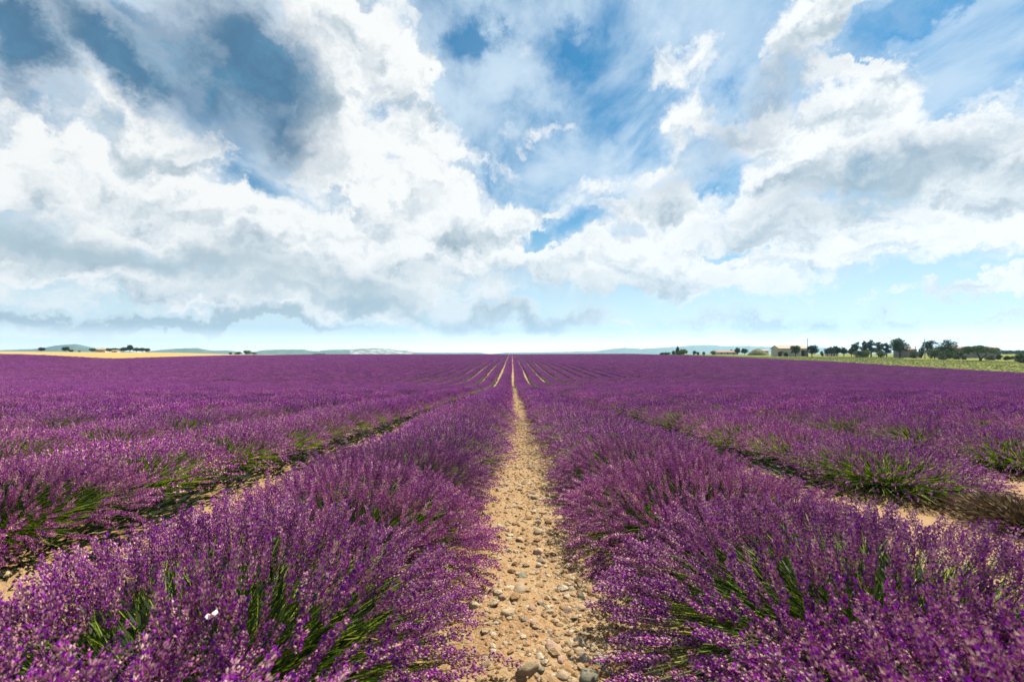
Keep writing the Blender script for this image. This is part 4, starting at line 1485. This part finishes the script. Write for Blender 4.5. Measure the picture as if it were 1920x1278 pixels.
plant(1320, 659, 6, YR, 'green', 'tiny lone green bush left of the low white house', style='bush', n=300, name='bush', cat='bush')
plant(1337, 657, 13, YR - 4, 'bright', 'light green bush against the left end of the low white house', style='bush', n=700, name='bush', cat='bush')
house('low_house', 'house', 'long low white house with reddish roof between two green trees', 1345, 1384, 660.3, 657.4, YR + 6, 8, m_whitewall, m_roofr,
      [(.2, .35, .9, .7), (.5, .35, .9, .7)], [(.78, 1.0, .75, m_wood)])
plant(1371, 654.5, 5, YR + 20, 'dark', 'thin dark tree top above the roof of the low white house', seed=1, n=500)
plant(1383, 650.5, 12, YR, 'green', 'upright green tree at the right end of the low white house', seed=1)
plant(1396, 652.7, 14, YR, 'green', 'broader green tree left of the grassy earth mound', seed=1)


def pole(px, top, Y, r, m, label, arm=None, name='utility_pole'):
    x, z = spot(px, Y); H = top_h(px, top, Y, z)
    e = empty(name, (x, Y, z)); tag(e, label, 'pole')
    s = Soup(); s.tube([(0, 0, -.2), (0, 0, H)], [r, r * .7], 8)
    ob('post', s.mesh('post', [m], True), e)
    if arm:
        for h_, wdt in arm:
            c = Soup(); c.box((-wdt, -r * 1.5 - .05, H - h_), (wdt, -r * .72, H - h_ + .10))
            co = ob('crossarm', c.mesh('crossarm', [m]), e)
            for sx in (-.85, -.35, .35, .85):
                i_ = Soup(); i_.tube([(sx * wdt, -r * 1.5, H - h_ + .1), (sx * wdt, -r * 1.5, H - h_ + .28)], [.05, .04], 6)
                ob('insulator', i_.mesh('insulator', [m_white], True), co)
    return e


pole(1404, 643.5, 285, .11, m_concrete, 'thin grey pole left of the grassy earth mound', [(.4, .5)])
pole(1434.5, 650, 290, .08, m_concrete, 'short thin pole behind the grassy earth mound')
pole(1514.5, 634.5, 212, .16, m_wood, 'dark wooden utility pole at the right end of the barn', [(.35, .7), (1.0, .5)])
pole(1716.5, 648.5, 168, .16, m_wood, 'short brown wooden pole beside the stone house with red roof', [(.3, .3)])
pole(1734, 635, 165, .17, m_concrete, 'tall pale concrete pole in front of the dark pines', [(.3, .9)])

# earth mound
x, z = spot(1421, 268)
s = Soup(); rg = np.random.default_rng(3)
Wm = 40 / FPX * 268 / 2; Hm = top_h(1421, 653.3, 268, z)
nu, nv = 26, 8
V = [(0, 0, Hm)]
for j in range(1, nv + 1):
    q = j / nv
    for i in range(nu):
        a = 6.283 * i / nu
        V.append((math.cos(a) * Wm * q * (1 + rg.normal(0, .02)), math.sin(a) * Wm * .8 * q, Hm * (1 - q ** 1.7) * (1 + rg.normal(0, .05)) - (.3 if j == nv else 0)))
F = [(0, 1 + i, 1 + (i + 1) % nu) for i in range(nu)]
for j in range(nv - 1):
    for i in range(nu):
        a, b = 1 + j * nu + i, 1 + j * nu + (i + 1) % nu
        F += [(a, a + nu, b + nu), (a, b + nu, b)]
s.add(V, F)
mo = ob('earth_mound', s.mesh('earth_mound', [m_earth], True), None, (x, 268, z))
tag(mo, 'grassy green earth mound standing left of the large barn', 'mound')
house('hut', 'hut', 'small tan hut behind the right end of the earth mound', 1431, 1441, 657.5, 656.0, 278, 3, m_plaster, m_roof, [], [(.5, .7, .8, m_wood)])

# the barn
e, W, He, Hr = house('barn', 'barn', 'large pale barn with wide low roof and a dark open bay', 1461, 1514, 653.5, 647.5, 224, 7, m_plaster, m_roof,
                     [(.12, .45, .7, .6), (.44, .42, .7, .6), (.57, .42, .7, .6)], [])
s = Soup(); s.box((W * .28, -.06, -.3), (W * .40, -.003, He * .80)); ob('bay_shade_panel', s.mesh('bay_shade_panel', [m_darkgap]), e)  # flat dark panel on the wall stands for the shaded opening
s = Soup(); s.box((W * .41, -.06, -.3), (W * .49, -.003, He * .80)); ob('door', s.mesh('door', [m_wood]), e)
plant(1462, 657, 9, 218, 'dark', 'dark shrub against the wall near the left end of the barn', 'shrub', 'shrub', None, 'bush', n=500)
plant(1473, 659.5, 10, 218, 'dark', 'low dark shrub under the middle of the barn wall', 'shrub', 'shrub', None, 'bush', n=400)
plant(1491.5, 646.5, 19, 214, 'green', 'tree with a thin bare trunk in front of the barn wall', seed=1)
plant(1522, 645, 26, 212, 'dark', 'dense dark tree beside the wooden pole at the barn end', seed=1, n=2200)
plant(1541, 657.5, 8, 222, 'grey', 'small grey-green shrub right of the tree at the barn end', 'shrub', 'shrub', None, 'bush', n=400)
TG = 'row of trees between the barn and the pines'
plant(1551, 651, 11, 225, 'dark', 'leftmost and smallest of the trees between barn and pines', group=TG, n=900)
plant(1559, 649.5, 15, 222, 'green', 'second from the left of the trees between barn and pines', group=TG)
plant(1569, 647.7, 16, 224, 'dark', 'tallest of the four trees between barn and pines', group=TG)
plant(1582, 649.5, 14, 222, 'green', 'rightmost of the four trees between barn and pines', group=TG)
house('shed', 'shed', 'small white shed under the trees between barn and pines', 1556, 1572, 661.2, 660, 232, 4, m_whitewall, m_roof, [], [(.5, .8, .8, m_wood)])
TG = 'dark pines right of the barn'
plant(1596, 651, 13, 205, 'grey', 'grey-green tree at the left foot of the dark pines', n=900)
plant(1606, 640.5, 19, 200, 'dark', 'leftmost dark pine with a broad rounded top', 'pine_tree', group=TG, style='pine', n=1500)
plant(1622, 638.5, 14, 203, 'dark', 'second dark pine from the left, narrow and tall', 'pine_tree', group=TG, style='pine', n=1300)
plant(1633, 636.2, 16, 200, 'dark', 'third dark pine from the left, tallest of its stand', 'pine_tree', group=TG, style='pine', n=1500)
plant(1647, 640.5, 18, 202, 'dark', 'fourth dark pine from the left with a layered crown', 'pine_tree', group=TG, style='pine', n=1500)
plant(1662, 642, 17, 198, 'dark', 'fifth dark pine from the left, leaning towards the big oak', 'pine_tree', group=TG, style='pine', n=1400)
plant(1625, 654.5, 26, 190, 'bright', 'round light green bush in front of the dark pines', 'bush', 'bush', None, 'bush', n=1000)
plant(1608, 656, 20, 192, 'grey', 'pale grey-green bush at the left of the light green one', 'bush', 'bush', None, 'bush', n=800)
plant(1651, 656.5, 24, 190, 'green', 'mid green bush right of the light green one under the pines', 'bush', 'bush', None, 'bush', n=900)
plant(1687, 632.5, 31, 182, 'green', 'big dense oak standing left of the stone house', 'oak_tree', n=3200, seed=3)
e, W, He, Hr = house('stone_house', 'house', 'stone house with a red tiled roof between oak and pole', 1702, 1719, 655.5, 651.5, 185, 7, m_stonewall, m_roofr,
                     [(.3, .5, .5, .6), (.7, .5, .5, .6)], [(.5, .7, .5, m_wood)])
for q in (-.25, .3):
    s = Soup(); s.box((W * q - .2, 3.2, Hr - .5), (W * q + .2, 3.7, Hr + .55)); ob('chimney', s.mesh('chimney', [m_stonewall]), e)
plant(1713, 657, 24, 170, 'grey', 'rounded grey shrub in front of the stone house', 'shrub', 'shrub', None, 'bush', n=1300)
plant(1727, 651, 18, 176, 'dark', 'dark bush between stone house and pale concrete pole', 'bush', 'bush', None, 'bush', n=900)
plant(1745, 636.5, 28, 172, 'dark', 'tall dark pine just right of the pale concrete pole', 'pine_tree', style='pine', n=2000)
plant(1779, 635.5, 34, 168, 'dark', 'wide layered cedar-like pine, right one of the tall pair', 'pine_tree', style='pine', n=2400, seed=2)
plant(1752, 652, 26, 160, 'green', 'dense green bush under the pine beside the pole', 'bush', 'bush', None, 'bush', n=1300)
plant(1774, 653, 30, 156, 'green', 'dense green bush under the wide layered pine', 'bush', 'bush', None, 'bush', n=1400)
plant(1797, 655, 28, 158, 'dark', 'dark bush right of the wide layered pine', 'bush', 'bush', None, 'bush', n=1200)
plant(1769, 665, 16, 148, 'grey', 'small grey-green shrub at the grass edge under the pines', 'shrub', 'shrub', None, 'bush', n=700)
plant(1793, 663, 18, 148, 'green', 'small green shrub left of the spreading lone tree', 'shrub', 'shrub', None, 'bush', n=700)
plant(1806, 665, 12, 146, 'grey', 'pale shrub between the pines and the spreading tree', 'shrub', 'shrub', None, 'bush', n=600)
plant(1838, 646.5, 76, 130, 'green', 'spreading lone tree with forked trunk and wide flat crown', 'spreading_tree', style='umbrella', n=4200, seed=1)
house('long_stone_building', 'building', 'long grey stone building behind the spreading lone tree', 1790, 1874, 653, 650, 176, 8, m_stonewall, m_roofr,
      [(.12, .4, .6, .7), (.3, .4, .6, .7), (.9, .4, .6, .7)], [(.97, 1.0, .6, m_wood)])
plant(1858, 665, 22, 138, 'grey', 'grey-green shrub under the right side of the spreading tree', 'shrub', 'shrub', None, 'bush', n=900)
plant(1872, 664, 14, 146, 'dark', 'dark shrub right of the spreading lone tree', 'shrub', 'shrub', None, 'bush', n=800)
plant(1889, 666.5, 16, 138, 'green', 'low green shrub alone on the grass right of the spreading tree', 'shrub', 'shrub', None, 'bush', n=800)
plant(1899, 667, 7, 150, 'brown' if 'brown' in m_cr else 'grey', 'tiny greyish shrub on the pale grass strip', 'shrub', 'shrub', None, 'bush', n=300)
plant(1914, 661, 20, 132, 'green', 'rounded green bush at the far right end of the green field', 'bush', 'bush', None, 'bush', n=1200)
plant(1916, 671, 26, 116, 'dark', 'low dark shrub below the rounded bush at far right', 'shrub', 'shrub', None, 'bush', n=900)

# far wood on the right: one dark mass
s = Soup(); cs, rd = [], []
rg = np.random.default_rng(8)
for q in np.arange(1868, 2010, 3.0):
    x, z = spot(q, 340)
    hh = top_h(q, 657.0 + rg.normal(0, .6), 340, z)
    cs.append(np.array((x, 340 + rg.uniform(-5, 5), z + hh * .5))); rd.append((2.6, 3.0, hh * .52))
V, F, C = leaf_cloud(rg, cs, rd, 7000, .42)
o = ob('forest', mk_mesh('forest', V, F, [m_cr['dark']], col=C))
tag(o, 'distant dark wood forming the skyline at far right', 'wood', kind='stuff')

# ---- young green crop on the right-hand field: low tufts in rows
tufts = bpy.data.collections.new('crop_tufts')
for v in range(3):
    g2 = np.random.default_rng(900 + v)
    n = 60
    d = g2.normal(0, 1, (n, 3)); d[:, 2] = np.abs(d[:, 2]) * 1.1 + .3; d /= np.linalg.norm(d, axis=1)[:, None]
    base = g2.normal(0, .05, (n, 3)); base[:, 2] = 0
    tip = base + d * g2.uniform(.12, .26, n)[:, None]
    U, W_ = rot_basis(d)
    V = np.stack([base + U * .05, base - U * .05, tip], 1).reshape(-1, 3)
    F = np.arange(n * 3).reshape(-1, 3)
    C = np.zeros((n, 3, 3)); C[:, :, 1] = np.clip(g2.normal(.6, .25, n), 0, 1)[:, None]
    tufts.objects.link(bpy.data.objects.new('tuft_%d' % v, mk_mesh('tuft', V, F, [m_cr['bright']], col=C.reshape(-1, 3))))
g2 = np.random.default_rng(71)
tx, ty = [], []
for q in np.arange(92.5, 260, 0.9):
    y0 = q / 1.18
    ys = np.arange(y0, 330, .8 if q < 150 else 1.6)
    ys = ys[(ys < 150) | (q < 200)]
    tx.append(q + g2.normal(0, .12, len(ys))); ty.append(ys + g2.normal(0, .2, len(ys)))
tx, ty = np.concatenate(tx), np.concatenate(ty)
keep = (g2.random(len(tx)) < .85) & ~((tx > 118) & (ty > 205)) & ~((tx > 135) & (ty > 125) & (tx > ty * .86))
tx, ty = tx[keep], ty[keep]; n = len(tx)
turn = np.zeros((n, 3)); turn[:, 2] = g2.uniform(0, 6.28, n)
sz = g2.uniform(.6, 1.15, n)
o = scatter('green_crop', np.stack([tx, ty, height(tx, ty)], 1), g2.integers(0, 3, n), turn, np.stack([sz * 1.6, sz * 1.6, sz * .42], 1), tufts)
tag(o, 'low green crop covering the field right of the lavender', 'crop', kind='stuff')

# ------------------------------------------------------------------ small white creatures on the flowers
seats = np.array(snail_seats)


def seat_near(px, py):
    d = pdir(px, py)
    rel = seats - CAM
    t_ = rel @ d
    off = np.linalg.norm(rel - t_[:, None] * d, axis=1) / np.maximum(t_, .2) + .02 * t_
    return seats[int(np.argmin(off))]


def snail(px, py, r, label):
    p = seat_near(px, py)
    e = empty('snail', p); tag(e, label, 'snail', 'white snails on the lavender')
    s = Soup(); n = 26
    th = np.linspace(0, 2 * np.pi * 2.4, n)
    rad = r * np.exp(-th * .14)
    pts = np.stack([np.cos(th) * rad * .55, np.sin(th) * rad * .55, r * .35 * (1 - np.exp(-th * .16)) * 1.6], 1)
    s.tube(pts, rad * .52, 8)
    sh = ob('shell', s.mesh('shell', [m_white], True), e)
    sh.rotation_euler = (R(70), 0, R(20))
    b = Soup(); b.tube([(-r * .9, 0, -r * .55), (0, 0, -r * .5), (r * .9, 0, -r * .6)], [r * .12, r * .28, r * .12], 7)
    ob('foot', b.mesh('foot', [m_body], True), e)


snail(1490, 1105, .0075, 'largest round white snail on purple spikes right of the path')
snail(478, 1243, .0075, 'white snail on the spikes of the nearest bush at bottom left')
snail(594, 1092, .0055, 'small white snail in the green gap of the nearest left bush')
snail(1404, 1044, .005, 'small white snail on the spikes above the largest snail')
snail(1236, 1110, .004, 'tiny white snail on dark spikes close to the stony path')

p = seat_near(365, 1176)
e = empty('butterfly', p, 0.5); tag(e, 'white butterfly resting with spread wings at lower left', 'butterfly')
b = Soup(); b.tube([(-.008, 0, 0), (0, 0, .001), (.009, 0, 0)], [.0008, .0018, .001], 6); ob('body', b.mesh('body', [m_body], True), e)
for sy in (-1, 1):
    for nm, pts in (('forewing', [(0.003, 0, .001), (.016, .010, .007), (.013, .018, .012), (.002, .012, .008), (-.002, .002, .001)]),
                    ('hindwing', [(-.001, 0, .001), (.001, .011, .006), (-.006, .014, .008), (-.011, .008, .005), (-.006, .001, .001)])):
        V = np.array([(a, c * sy, d_) for a, c, d_ in pts]); V2_ = V + np.array([0, 0, .0003])
        F = [(0, 1, 2), (0, 2, 3), (0, 3, 4), (5, 7, 6), (5, 8, 7), (5, 9, 8)] + [t3 for i in range(5) for t3 in ((i, (i + 1) % 5, 5 + (i + 1) % 5), (i, 5 + (i + 1) % 5, 5 + i))]
        w_ = Soup(); w_.add(np.vstack([V, V2_]), F); ob(nm, w_.mesh(nm, [m_wing]), e)

# ------------------------------------------------------------------ the air
hzm = bpy.data.materials.new('haze'); hzm.use_nodes = True
ht = NT(hzm.node_tree)
pv = ht.n('ShaderNodeVolumePrincipled')
pv.inputs['Color'].default_value = (0.42, 0.70, 1.0, 1)
pv.inputs['Density'].default_value = 0.00010
pv.inputs['Anisotropy'].default_value = 0.35
ho = ht.n('ShaderNodeOutputMaterial'); ht.link(pv.outputs[0], ho.inputs['Volume'])
s = Soup(); s.box((-9600, -9600, -45), (9600, 9600, 240))
hb = ob('haze', s.mesh('haze', [hzm]))
tag(hb, kind='stuff')
